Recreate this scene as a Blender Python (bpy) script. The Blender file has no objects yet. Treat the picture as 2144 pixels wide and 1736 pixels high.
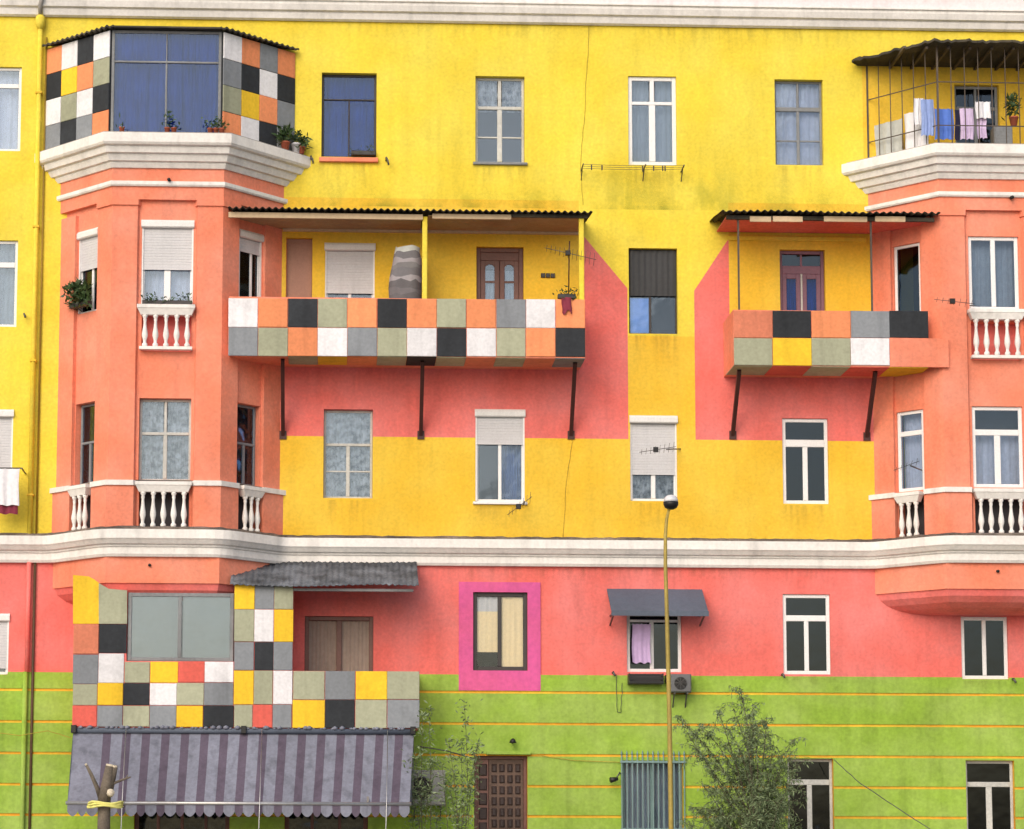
import bpy, bmesh, math, random
from mathutils import Vector, Matrix
random.seed(7)
R = math.radians
scene = bpy.context.scene
col = scene.collection

# ------------------------------------------------------------------ camera
PW, PH = 2143.0, 1736.0            # photograph measured on a 2143 x 1736 grid
DIST, SC = 46.0, 105.0             # metres to the facade, photo units per metre there
FOC = DIST * SC
FX, FY = 700.0, 1750.0             # where the facade's own normal meets the picture
GROUND_TO_EYE = 1.6
yaw, pitch, roll = R(2.0), R(6.1), 0.0032
CAM = Vector((0.0, -DIST, GROUND_TO_EYE))
Fv = Vector((math.sin(yaw)*math.cos(pitch), math.cos(yaw)*math.cos(pitch), math.sin(pitch)))
R0 = Vector((math.cos(yaw), -math.sin(yaw), 0.0))
U0 = R0.cross(Fv)
Rv = R0*math.cos(roll) + U0*math.sin(roll)
Uv = U0*math.cos(roll) - R0*math.sin(roll)
_d = Vector((0, 1, 0))
PPX = FX - FOC*_d.dot(Rv)/_d.dot(Fv)
PPY = FY + FOC*_d.dot(Uv)/_d.dot(Fv)
cd = bpy.data.cameras.new('camera'); cam = bpy.data.objects.new('camera', cd); col.objects.link(cam)
m = Matrix((Rv, Uv, -Fv)).transposed().to_4x4(); m.translation = CAM
cam.matrix_world = m
cd.sensor_fit = 'HORIZONTAL'; cd.sensor_width = 36.0
cd.lens = FOC/PW*36.0
cd.shift_x = (PW/2 - PPX)/PW
cd.shift_y = (PPY - PH/2)/PW
cd.clip_start = 0.5; cd.clip_end = 2000
scene.camera = cam

# ------------------------------------------------------------------ sky, sun, exposure
SUN_EL, SUN_AZ = R(33), R(207)
w = bpy.data.worlds.new('World'); scene.world = w; w.use_nodes = True
nt = w.node_tree
bg = nt.nodes['Background']
sk = nt.nodes.new('ShaderNodeTexSky'); sk.sky_type = 'NISHITA'; sk.sun_disc = False
sk.sun_elevation = SUN_EL; sk.sun_rotation = SUN_AZ
sk.air_density = 1.0; sk.dust_density = 4.0; sk.ozone_density = 1.0
nt.links.new(sk.outputs[0], bg.inputs[0]); bg.inputs[1].default_value = 0.15
sl = bpy.data.lights.new('sun', 'SUN'); sl.energy = 1.0; sl.angle = R(75); sl.color = (1.0, 0.95, 0.87)
so = bpy.data.objects.new('sun', sl); col.objects.link(so)
sd = Vector((math.sin(SUN_AZ)*math.cos(SUN_EL), math.cos(SUN_AZ)*math.cos(SUN_EL), math.sin(SUN_EL)))
so.rotation_euler = sd.to_track_quat('Z', 'Y').to_euler(); so.location = (0, -30, 40)
vs = scene.view_settings
vs.view_transform = 'Standard'; vs.look = 'None'; vs.gamma = 1.0; vs.use_curve_mapping = False
vs.exposure = 0.14

# ------------------------------------------------------------------ measuring helpers
def W(px, py, d=0.0):
    """real x, z of a photo point lying on the vertical plane d metres in front of the facade"""
    r = Fv + Rv*((px-PPX)/FOC) - Uv*((py-PPY)/FOC)
    t = (-d - CAM.y)/r.y
    p = CAM + r*t
    return p.x, p.z
def X(px, py=900, d=0.0): return W(px, py, d)[0]
def Z(py, px=1000, d=0.0): return W(px, py, d)[1]
def RECT(x0, y0, x1, y1, d=0.0):
    mx, my = (x0+x1)/2, (y0+y1)/2
    return X(x0, my, d), X(x1, my, d), Z(y1, mx, d), Z(y0, mx, d)

# ------------------------------------------------------------------ materials
def nodes(name):
    mt = bpy.data.materials.new(name); mt.use_nodes = True
    n = mt.node_tree.nodes; return mt, n, mt.node_tree.links, n['Principled BSDF']
def stucco(name, c, rough=0.85, var=0.10, bump=0.25, scale=1.0, streak=0.10, c2=None, spec=0.25, patch=0.0, grain=0.05, rnd=0.0):
    mt, n, L, b = nodes(name)
    b.inputs['Roughness'].default_value = rough
    b.inputs['Specular IOR Level'].default_value = spec
    g = n.new('ShaderNodeNewGeometry')
    big = n.new('ShaderNodeTexNoise'); big.inputs['Scale'].default_value = 0.55*scale; big.inputs['Detail'].default_value = 5
    fin = n.new('ShaderNodeTexNoise'); fin.inputs['Scale'].default_value = 9*scale; fin.inputs['Detail'].default_value = 6
    mp = n.new('ShaderNodeMapping'); mp.inputs['Scale'].default_value = (4*scale, 4*scale, 0.35*scale)
    st = n.new('ShaderNodeTexNoise'); st.inputs['Scale'].default_value = 1.0; st.inputs['Detail'].default_value = 4
    for k in (big, fin): L.new(g.outputs['Position'], k.inputs['Vector'])
    L.new(g.outputs['Position'], mp.inputs['Vector']); L.new(mp.outputs[0], st.inputs['Vector'])
    mr = n.new('ShaderNodeMapRange'); mr.inputs[1].default_value = .3; mr.inputs[2].default_value = .7
    mr.inputs[3].default_value = 1-var; mr.inputs[4].default_value = 1+var; L.new(big.outputs[0], mr.inputs[0])
    mf = n.new('ShaderNodeMapRange'); mf.inputs[1].default_value = .3; mf.inputs[2].default_value = .7
    mf.inputs[3].default_value = 1-var*.6; mf.inputs[4].default_value = 1+var*.6; L.new(fin.outputs[0], mf.inputs[0])
    ms = n.new('ShaderNodeMapRange'); ms.inputs[1].default_value = .5; ms.inputs[2].default_value = .75
    ms.inputs[3].default_value = 1; ms.inputs[4].default_value = 1-streak; L.new(st.outputs[0], ms.inputs[0])
    a = n.new('ShaderNodeMath'); a.operation = 'MULTIPLY'; L.new(mr.outputs[0], a.inputs[0]); L.new(mf.outputs[0], a.inputs[1])
    a2 = n.new('ShaderNodeMath'); a2.operation = 'MULTIPLY'; L.new(a.outputs[0], a2.inputs[0]); L.new(ms.outputs[0], a2.inputs[1])
    pt = n.new('ShaderNodeTexNoise'); pt.inputs['Scale'].default_value = .8*scale; pt.inputs['Detail'].default_value = 3; pt.inputs['Distortion'].default_value = .6
    of = n.new('ShaderNodeVectorMath'); of.operation = 'ADD'; of.inputs[1].default_value = (37.3, 11.7, 5.1); L.new(g.outputs['Position'], of.inputs[0]); L.new(of.outputs[0], pt.inputs['Vector'])
    mp2 = n.new('ShaderNodeMapRange'); mp2.inputs[1].default_value = .55; mp2.inputs[2].default_value = .575; mp2.inputs[3].default_value = 1; mp2.inputs[4].default_value = 1-patch
    L.new(pt.outputs[0], mp2.inputs[0])
    a3 = n.new('ShaderNodeMath'); a3.operation = 'MULTIPLY'; L.new(a2.outputs[0], a3.inputs[0]); L.new(mp2.outputs[0], a3.inputs[1]); a2 = a3
    gr = n.new('ShaderNodeTexNoise'); gr.inputs['Scale'].default_value = 17*scale; gr.inputs['Detail'].default_value = 2; L.new(g.outputs['Position'], gr.inputs['Vector'])
    mg = n.new('ShaderNodeMapRange'); mg.inputs[1].default_value = .3; mg.inputs[2].default_value = .7; mg.inputs[3].default_value = 1-grain; mg.inputs[4].default_value = 1+grain
    L.new(gr.outputs[0], mg.inputs[0])
    a4 = n.new('ShaderNodeMath'); a4.operation = 'MULTIPLY'; L.new(a2.outputs[0], a4.inputs[0]); L.new(mg.outputs[0], a4.inputs[1]); a2 = a4
    if rnd:
        oi = n.new('ShaderNodeObjectInfo'); mo = n.new('ShaderNodeMapRange'); mo.inputs[3].default_value = 1-rnd; mo.inputs[4].default_value = 1+rnd
        L.new(oi.outputs['Random'], mo.inputs[0]); a5 = n.new('ShaderNodeMath'); a5.operation = 'MULTIPLY'
        L.new(a2.outputs[0], a5.inputs[0]); L.new(mo.outputs[0], a5.inputs[1]); a2 = a5
    hv = n.new('ShaderNodeVectorMath'); hv.operation = 'SCALE'
    if c2:
        mx = n.new('ShaderNodeMix'); mx.data_type = 'RGBA'
        mx.inputs[6].default_value = (*c, 1); mx.inputs[7].default_value = (*c2, 1)
        n2 = n.new('ShaderNodeTexNoise'); n2.inputs['Scale'].default_value = 0.9*scale; n2.inputs['Detail'].default_value = 7
        L.new(g.outputs['Position'], n2.inputs['Vector'])
        m2 = n.new('ShaderNodeMapRange'); m2.inputs[1].default_value = .38; m2.inputs[2].default_value = .66
        L.new(n2.outputs[0], m2.inputs[0]); L.new(m2.outputs[0], mx.inputs[0]); L.new(mx.outputs[2], hv.inputs[0])
    else:
        hv.inputs[0].default_value = c
    L.new(a2.outputs[0], hv.inputs['Scale'])
    L.new(hv.outputs[0], b.inputs['Base Color'])
    bp = n.new('ShaderNodeBump'); bp.inputs['Strength'].default_value = bump; bp.inputs['Distance'].default_value = 0.02
    fb = n.new('ShaderNodeTexNoise'); fb.inputs['Scale'].default_value = 26*scale; fb.inputs['Detail'].default_value = 5
    L.new(g.outputs['Position'], fb.inputs['Vector']); L.new(fb.outputs[0], bp.inputs['Height']); L.new(bp.outputs[0], b.inputs['Normal'])
    return mt
def paint(name, c, rough=0.5, var=0.06, metal=0.0, bump=0.05, streak=0.08):
    mt = stucco(name, c, rough, var, bump, 2.0, streak, spec=0.4)
    mt.node_tree.nodes['Principled BSDF'].inputs['Metallic'].default_value = metal
    return mt
def glass(name, tint, refl=1.0):
    mt, n, L, b = nodes(name); out = n['Material Output']; n.remove(b)
    tr = n.new('ShaderNodeBsdfTransparent'); tr.inputs[0].default_value = (*tint, 1)
    gl = n.new('ShaderNodeBsdfGlossy'); gl.inputs['Roughness'].default_value = .04; gl.inputs[0].default_value = (.78, .9, 1, 1)
    fr = n.new('ShaderNodeFresnel'); fr.inputs[0].default_value = 1.52
    ad = n.new('ShaderNodeMath'); ad.operation = 'MULTIPLY_ADD'; ad.inputs[1].default_value = 1.6*refl; ad.inputs[2].default_value = .03*refl
    L.new(fr.outputs[0], ad.inputs[0])
    g = n.new('ShaderNodeNewGeometry'); nz = n.new('ShaderNodeTexNoise'); nz.inputs['Scale'].default_value = 2.2
    L.new(g.outputs['Position'], nz.inputs['Vector'])
    bp = n.new('ShaderNodeBump'); bp.inputs['Strength'].default_value = .06; bp.inputs['Distance'].default_value = .05
    L.new(nz.outputs[0], bp.inputs['Height']); L.new(bp.outputs[0], gl.inputs['Normal'])
    mx = n.new('ShaderNodeMixShader'); L.new(ad.outputs[0], mx.inputs[0]); L.new(tr.outputs[0], mx.inputs[1]); L.new(gl.outputs[0], mx.inputs[2])
    L.new(mx.outputs[0], out.inputs[0]); return mt
def leafmat(name, c1, c2):
    mt, n, L, b = nodes(name)
    oi = n.new('ShaderNodeNewGeometry'); mx = n.new('ShaderNodeMix'); mx.data_type = 'RGBA'
    mx.inputs[6].default_value = (*c1, 1); mx.inputs[7].default_value = (*c2, 1)
    L.new(oi.outputs['Random Per Island'], mx.inputs[0]); L.new(mx.outputs[2], b.inputs['Base Color'])
    b.inputs['Roughness'].default_value = .55
    return mt

M = {}
M['yellow'] = stucco('yellow stucco', (.80, .615, .055), var=.07, bump=.35, streak=.10, patch=.045, grain=.07, c2=(.79, .655, .085))
M['golden'] = stucco('golden stucco', (.80, .495, .04), var=.07, bump=.35, streak=.10, patch=.04, grain=.07, c2=(.80, .55, .065))  # also tints the balcony back walls to stand for bounced light
M['coral'] = stucco('coral red stucco', (.76, .16, .135), var=.08, bump=.35, streak=.12, patch=.05, grain=.07, c2=(.76, .215, .20))
M['salmon'] = stucco('salmon stucco', (.80, .24, .14), var=.07, bump=.3, streak=.12, patch=.04, grain=.07, c2=(.80, .295, .20))
M['green'] = stucco('lime green stucco', (.27, .43, .05), var=.11, bump=.35, streak=.2, patch=.06, grain=.08, c2=(.33, .47, .10))
M['groove'] = stucco('orange groove paint', (.80, .50, .05), var=.15, bump=.2, streak=.1, c2=(.78, .32, .03))
M['violet'] = stucco('violet pink paint', (.62, .105, .30), var=.1, bump=.2, c2=(.68, .12, .27))
M['trim'] = stucco('white plaster trim', (.82, .80, .77), var=.07, bump=.2, streak=.2, patch=.03, c2=(.77, .75, .72))
M['trim_lilac'] = stucco('pale mauve fascia', (.80, .72, .74), var=.05, bump=.12, streak=.14)
M['ledge'] = stucco('dirty ledge', (.10, .085, .075), var=.35, bump=.6, scale=2, c2=(.22, .18, .15))
M['concrete'] = stucco('concrete', (.33, .31, .29), var=.15, bump=.3)
M['white_pvc'] = paint('white window frame', (.80, .80, .80), .35, .03, streak=.04)
M['old_white'] = paint('weathered pale frame', (.50, .50, .47), .6, .18)
M['grey_wood'] = paint('grey weathered wood', (.22, .23, .24), .7, .2)
M['dark_frame'] = paint('dark window frame', (.045, .04, .04), .5, .15)
M['brown'] = paint('brown door paint', (.155, .075, .06), .5, .2)
M['purple_brown'] = paint('purple brown paint', (.20, .10, .14), .5, .15)
M['shutter'] = paint('grey roller shutter', (.58, .58, .60), .5, .04)
M['shutter_box'] = paint('shutter box', (.74, .74, .73), .4, .04)
M['pink_blind'] = paint('dusty brown blind', (.36, .20, .15), .7, .08)
M['panel_white'] = stucco('panel white', rnd=.10, patch=.07, grain=.07, c= (.75, .75, .78), var=.05, bump=.12, streak=.20)
M['panel_grey'] = stucco('panel grey', rnd=.10, patch=.07, grain=.07, c= (.235, .255, .28), var=.08, bump=.12, streak=.20)
M['panel_sage'] = stucco('panel sage', rnd=.10, patch=.07, grain=.07, c= (.37, .385, .275), var=.08, bump=.12, streak=.20)
M['panel_dark'] = stucco('panel charcoal', rnd=.10, patch=.07, grain=.07, c= (.032, .036, .042), var=.2, bump=.12, streak=.20)
M['panel_orange'] = stucco('panel orange', rnd=.10, patch=.07, grain=.07, c= (.81, .29, .13), var=.06, bump=.12, streak=.20)
M['panel_yellow'] = stucco('panel yellow', rnd=.10, patch=.07, grain=.07, c= (.82, .53, .035), var=.06, bump=.12, streak=.20)
M['panel_red'] = stucco('panel red', rnd=.10, patch=.07, grain=.07, c= (.70, .13, .10), var=.08, bump=.12, streak=.20)
M['panel_salmon'] = stucco('panel salmon', rnd=.10, patch=.07, grain=.07, c= (.66, .22, .13), var=.08, bump=.12, streak=.20)
PC = dict(w='panel_white', g='panel_grey', s='panel_sage', d='panel_dark', o='panel_orange', y='panel_yellow', r='panel_red', a='panel_salmon')
M['roof_sheet'] = stucco('grey corrugated sheet', (.16, .175, .20), rough=.7, var=.3, bump=.4, scale=3, streak=.4, c2=(.065, .07, .08))
M['roof_rust'] = stucco('dark corrugated sheet', (.04, .037, .032), rough=.8, var=.3, bump=.4, scale=2, c2=(.085, .072, .05))
M['soffit'] = stucco('beige boards', (.42, .32, .20), var=.12, bump=.2, c2=(.36, .22, .13))
M['fascia'] = stucco('beige fascia board', (.60, .46, .30), var=.1, bump=.2)
M['strut'] = paint('dark red steel', (.055, .017, .014), .5, .2)
M['steel'] = paint('dark steel', (.10, .098, .095), .45, .2, .4)
M['cage'] = paint('rusty brown steel', (.085, .065, .05), .6, .25)
M['alu'] = paint('grey aluminium', (.45, .45, .45), .35, .1, .7)
M['glass'] = glass('window glass', (.86, .90, .95), .6)
M['glass_clear'] = glass('clear glass', (.98, .98, .98), .45)
M['glass_blue'] = glass('blue tinted glass', (.42, .56, .80), .4)
M['glass_dark'] = glass('dark glass', (.42, .47, .50), .6)
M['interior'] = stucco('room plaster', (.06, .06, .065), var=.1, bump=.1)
M['curtain_white'] = stucco('white net curtain', (.68, .68, .76), var=.1, bump=.1, streak=.3)
M['curtain_blue'] = stucco('blue curtain', (.115, .175, .36), var=.2, bump=.1, scale=3, streak=.6, c2=(.15, .235, .46))  # vertical streaks in the colour imitate shade in the folds
M['curtain_grey'] = stucco('grey curtain', (.33, .36, .39), var=.12, bump=.1, streak=.35)
M['curtain_cream'] = stucco('cream curtain', (.90, .74, .46), var=.04, bump=.1, streak=.08)
M['curtain_lace'] = stucco('lace curtain', (.52, .52, .52), var=.25, bump=.2, scale=11, streak=.5, c2=(.06, .065, .075))
M['blank_sage'] = stucco('greenish frosted sheet', (.31, .315, .26), rough=.6, var=.08, bump=.05)
M['blank_brown'] = stucco('brown grey blind cloth', (.31, .25, .21), var=.1, bump=.1, streak=.2)
M['leaf'] = leafmat('willow leaf', (.085, .13, .055), (.22, .29, .14))
M['leaf_dark'] = leafmat('pot plant leaf', (.02, .05, .015), (.06, .11, .03))
M['bark'] = stucco('bark', (.19, .16, .125), var=.3, bump=.8, scale=3, c2=(.12, .10, .08))
M['cut_wood'] = stucco('cut wood', (.62, .55, .42), var=.1)
M['stem'] = stucco('green brown stem', (.10, .09, .06), var=.2)
M['terracotta'] = paint('terracotta pot', (.42, .11, .06), .7, .15)
M['lamp_pole'] = paint('olive yellow pole paint', (.36, .27, .06), .5, .2)
M['black'] = paint('black plastic', (.012, .012, .013), .45, .1)
M['globe'] = paint('grey white lamp dome', (.62, .63, .66), .25, .05)
M['awn_grey'] = stucco('awning grey cloth', (.20, .21, .265), var=.18, bump=.15, scale=1.5, streak=.35)
M['awn_brown'] = stucco('awning mauve brown cloth', (.105, .085, .12), var=.14, bump=.15, scale=1.5, streak=.25)
M['canopy_blue'] = stucco('blue grey canopy', (.095, .115, .155), rough=.6, var=.12, bump=.1, scale=2)
M['ac'] = paint('pale grey casing', (.27, .275, .265), .5, .1)
M['ac_dark'] = paint('dark grey casing', (.13, .135, .14), .5, .15)
M['pipe_shade_dark'] = paint('dark drainpipe shade', (.09, .05, .025), .6, .2)  # colour of the shade line added beside the lower drainpipe
M['pipe_shade_olive'] = paint('olive drainpipe shade', (.30, .20, .02), .6, .2)  # colour of the shade line added beside the yellow drainpipe
M['lattice'] = paint('worn door wood', (.105, .065, .048), .6, .3)
M['turq'] = paint('grey turquoise steel', (.17, .27, .27), .5, .15)
M['rope'] = stucco('pale yellow tape', (.75, .72, .22), var=.2)
M['asphalt'] = stucco('asphalt', (.05, .05, .052), var=.2, bump=.4)
M['paving'] = stucco('pavement slab', (.42, .40, .37), var=.12, bump=.2)
M['kerb'] = stucco('kerb stone', (.36, .35, .33), var=.1, bump=.2)
def cloth(name, c): M[name] = stucco(name, c, var=.08, bump=.15, streak=.12); return M[name]
for k, c in dict(cl_white=(.78, .78, .82), cl_lilac=(.62, .50, .72), cl_blue=(.10, .20, .62), cl_navy=(.02, .02, .05), cl_grey=(.48, .50, .48),
                 cl_lblue=(.28, .38, .70), cl_maroon=(.22, .035, .06), cl_purple=(.55, .40, .66), cl_dgrey=(.055, .057, .06), cl_mgrey=(.22, .215, .225), sheet_blue=(.22, .42, .85), cl_grey4=(.135, .13, .14), cl_grey2=(.18, .175, .19), cl_grey3=(.32, .30, .32)).items(): cloth(k, c)

# ------------------------------------------------------------------ mesh helpers
class Frame:
    """local frame: u along the wall, n outwards, v up"""
    def __init__(s, O, U=(1, 0, 0), N=(0, -1, 0)): s.O, s.U, s.N = Vector(O), Vector(U), Vector(N)
    def __call__(s, u, n, v): return s.O + s.U*u + s.N*n + Vector((0, 0, v))
FACADE = Frame((0, 0, 0))
class MB:
    def __init__(s, fr=FACADE): s.v, s.f, s.mi, s.fr, s.sm = [], [], [], fr, []
    def add(s, vs_, fs, mi=0, smooth=False):
        o = len(s.v); s.v += [Vector(p) for p in vs_]
        for f in fs: s.f.append([o+i for i in f]); s.mi.append(mi); s.sm.append(smooth)
    def quad(s, a, b, c, d, mi=0): s.add([a, b, c, d], [(0, 1, 2, 3)], mi)
    def box(s, u0, u1, n0, n1, v0, v1, mi=0):
        F = s.fr
        p = [F(u, n, v) for v in (v0, v1) for (u, n) in ((u0, n0), (u1, n0), (u1, n1), (u0, n1))]
        s.add(p, [(0, 1, 2, 3), (7, 6, 5, 4), (0, 4, 5, 1), (1, 5, 6, 2), (2, 6, 7, 3), (3, 7, 4, 0)], mi)
    def bbox(s, u0, u1, n0, n1, v0, v1, c=.008, mi=0):
        """box with chamfered front edges"""
        F = s.fr
        p = [F(u0, n0, v0), F(u1, n0, v0), F(u1, n0, v1), F(u0, n0, v1),
             F(u0, n1-c, v0), F(u1, n1-c, v0), F(u1, n1-c, v1), F(u0, n1-c, v1),
             F(u0+c, n1, v0+c), F(u1-c, n1, v0+c), F(u1-c, n1, v1-c), F(u0+c, n1, v1-c)]
        fs = [(3, 2, 1, 0), (8, 9, 10, 11)]
        for i in range(4):
            j = (i+1) % 4
            fs += [(i, j, 4+j, 4+i), (4+i, 4+j, 8+j, 8+i)]
        s.add(p, fs, mi)
    def prism(s, poly, z0, z1, mi=0):
        n = len(poly)
        p = [Vector((x, y, z0)) for x, y in poly] + [Vector((x, y, z1)) for x, y in poly]
        s.add(p, [tuple(range(n))[::-1], tuple(range(n, 2*n))] + [(i, (i+1) % n, n+(i+1) % n, n+i) for i in range(n)], mi)
    def slabpoly(s, poly, n0, n1, mi=0):
        """polygon in (u, v) given thickness n0..n1"""
        n = len(poly); F = s.fr
        p = [F(u, n0, v) for u, v in poly] + [F(u, n1, v) for u, v in poly]
        s.add(p, [tuple(range(n))[::-1], tuple(range(n, 2*n))] + [(i, (i+1) % n, n+(i+1) % n, n+i) for i in range(n)], mi)
    def tube(s, pts, r, seg=6, mi=0, r2=None, cap=True):
        pts = [Vector(p) for p in pts]; n = len(pts); rings = []
        for i, p in enumerate(pts):
            t = (pts[min(i+1, n-1)] - pts[max(i-1, 0)]).normalized()
            a = t.cross(Vector((0, 0, 1))) if abs(t.z) < .9 else t.cross(Vector((1, 0, 0)))
            a.normalize(); b = t.cross(a)
            rr = r if r2 is None else r + (r2-r)*i/(n-1)
            rings += [p + (a*math.cos(2*math.pi*k/seg) + b*math.sin(2*math.pi*k/seg))*rr for k in range(seg)]
        fs = [(i*seg+k, i*seg+(k+1) % seg, (i+1)*seg+(k+1) % seg, (i+1)*seg+k) for i in range(n-1) for k in range(seg)]
        if cap: fs += [tuple(range(seg))[::-1], tuple((n-1)*seg+k for k in range(seg))]
        s.add(rings, fs, mi, True)
    def bar(s, a, b, w_, h=None, mi=0):
        """square bar between two points"""
        a, b = Vector(a), Vector(b); t = (b-a).normalized(); h = h or w_
        x = t.cross(Vector((0, 1, 0))) if abs(t.y) < .9 else t.cross(Vector((0, 0, 1)))
        x.normalize(); y = t.cross(x)
        p = [q + x*sx*w_/2 + y*sy*h/2 for q in (a, b) for sx, sy in ((-1, -1), (1, -1), (1, 1), (-1, 1))]
        s.add(p, [(3, 2, 1, 0), (4, 5, 6, 7)] + [(i, (i+1) % 4, 4+(i+1) % 4, 4+i) for i in range(4)], mi)
    def lathe(s, c, prof, seg=10, mi=0):
        c = Vector(c); n = len(prof)
        p = [c + Vector((r*math.cos(2*math.pi*k/seg), r*math.sin(2*math.pi*k/seg), z)) for r, z in prof for k in range(seg)]
        fs = [(i*seg+k, i*seg+(k+1) % seg, (i+1)*seg+(k+1) % seg, (i+1)*seg+k) for i in range(n-1) for k in range(seg)]
        fs += [tuple(range(seg))[::-1], tuple((n-1)*seg+k for k in range(seg))]
        s.add(p, fs, mi, True)
    def sweep(s, path, prof, mi=0, jag=0.0):
        path = [Vector((x, y, 0)) for x, y in path]; n = len(path); k = len(prof); P = []
        for i in range(n):
            ns = []
            if i > 0: t = (path[i]-path[i-1]).normalized(); ns.append(Vector((t.y, -t.x, 0)))
            if i < n-1: t = (path[i+1]-path[i]).normalized(); ns.append(Vector((t.y, -t.x, 0)))
            mtr = ns[0] if len(ns) == 1 else (ns[0]+ns[1])/(1+ns[0].dot(ns[1]))
            for o, z in prof:
                P.append(path[i] + mtr*(o+random.uniform(-jag, jag)) + Vector((0, 0, z+random.uniform(-jag, jag))))
        fs = [(i*k+j, (i+1)*k+j, (i+1)*k+j+1, i*k+j+1) for i in range(n-1) for j in range(k-1)]
        fs += [tuple(range(k))[::-1], tuple((n-1)*k+j for j in range(k))]
        s.add(P, fs, mi)
    def walls(s, w_, v0, v1, holes, n=0.0, depth=.22, mi=0, mr=None, edge=0.0):
        """wall sheet in the frame with real openings and reveals"""
        us = sorted({0.0, w_} | {h[0] for h in holes} | {h[1] for h in holes}) if not isinstance(w_, tuple) else \
             sorted({w_[0], w_[1]} | {max(w_[0], min(w_[1], h[i])) for h in holes for i in (0, 1)})
        zs = sorted({v0, v1} | {max(v0, min(v1, h[i])) for h in holes for i in (2, 3)})
        F = s.fr
        for i in range(len(us)-1):
            for j in range(len(zs)-1):
                cu, cz = (us[i]+us[i+1])/2, (zs[j]+zs[j+1])/2
                if us[i+1]-us[i] < 1e-6 or zs[j+1]-zs[j] < 1e-6: continue
                if any(h[0] < cu < h[1] and h[2] < cz < h[3] for h in holes): continue
                s.quad(F(us[i], n, zs[j]), F(us[i+1], n, zs[j]), F(us[i+1], n, zs[j+1]), F(us[i], n, zs[j+1]), mi)
        for h in holes:
            a, b, c, d = max(h[0], us[0]), min(h[1], us[-1]), max(h[2], v0), min(h[3], v1)
            if b <= a or d <= c: continue
            q = mi if mr is None else mr
            k = n-depth
            s.quad(F(a, n, c), F(a, n, d), F(a, k, d), F(a, k, c), q); s.quad(F(b, n, d), F(b, n, c), F(b, k, c), F(b, k, d), q)
            if d == h[3]: s.quad(F(a, n, d), F(b, n, d), F(b, k, d), F(a, k, d), q)
            if c == h[2]: s.quad(F(b, n, c), F(a, n, c), F(a, k, c), F(b, k, c), q)
def world_of(o):
    p = Vector((0, 0, 0))
    while o is not None: p += o.location; o = o.parent
    return p
def tag(o, label=None, cat=None, group=None, kind=None):
    if label: o['label'] = label
    if cat: o['category'] = cat
    if group: o['group'] = group
    if kind: o['kind'] = kind
    return o
def make(name, mb, mats, parent=None, label=None, kind=None, base=None):
    if not isinstance(mats, (list, tuple)): mats = [mats]
    xs = [p.x for p in mb.v]; ys = [p.y for p in mb.v]; zs = [p.z for p in mb.v]
    o_ = Vector(base) if base is not None else Vector(((min(xs)+max(xs))/2, (min(ys)+max(ys))/2, min(zs)))
    me = bpy.data.meshes.new(name)
    me.from_pydata([tuple(p-o_) for p in mb.v], [], mb.f)
    for mm in mats: me.materials.append(M[mm] if isinstance(mm, str) else mm)
    me.polygons.foreach_set('material_index', mb.mi)
    me.polygons.foreach_set('use_smooth', mb.sm)
    me.validate(); me.update()
    ob = bpy.data.objects.new(name, me); col.objects.link(ob)
    ob.location = o_ - (world_of(parent) if parent else Vector((0, 0, 0)))
    if parent: ob.parent = parent
    if label: ob['label'] = label
    if kind: ob['kind'] = kind
    return ob
def thing(name, label, cat, loc, group=None):
    o = bpy.data.objects.new(name, None); col.objects.link(o); o.location = loc; o.empty_display_size = .2
    return tag(o, label, cat, group)
def instance(src, parent, world_loc):
    o = src.copy(); col.objects.link(o); o.parent = parent; o.location = Vector(world_loc) - world_of(parent); return o

# ------------------------------------------------------------------ setting: ground
g = MB(); g.box(-400, 400, -400, 400, -1.0, 0.0); tag(make('ground', g, 'paving'), kind='structure')
g = MB(); g.box(-300, 300, 5.2, 16.0, 0.0, 0.004); tag(make('road', g, 'asphalt'), kind='structure')
g = MB(); g.box(-300, 300, 4.95, 5.2, 0.0, 0.14); tag(make('kerb', g, 'kerb'), kind='structure')
g = MB(); g.box(-300, 300, 0.0, 4.95, 0.0, 0.12); tag(make('pavement', g, 'paving'), kind='structure')

# ------------------------------------------------------------------ the building
B = thing('apartment_building', 'long apartment block painted yellow, coral and lime green with two salmon bay fronts', 'building', (0, 0, 0))
XL, XR = X(-420), X(2700)
ZTOP = Z(50, 1100)             # underside of the top cornice
ZC0, ZC1 = Z(1187, 1200), Z(1134, 1200)   # middle cornice
ZGREEN = Z(1413, 1100)
Z915 = Z(916.5, 1000)
wall_holes = []
def hole(r): wall_holes.append(r); return r

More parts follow.
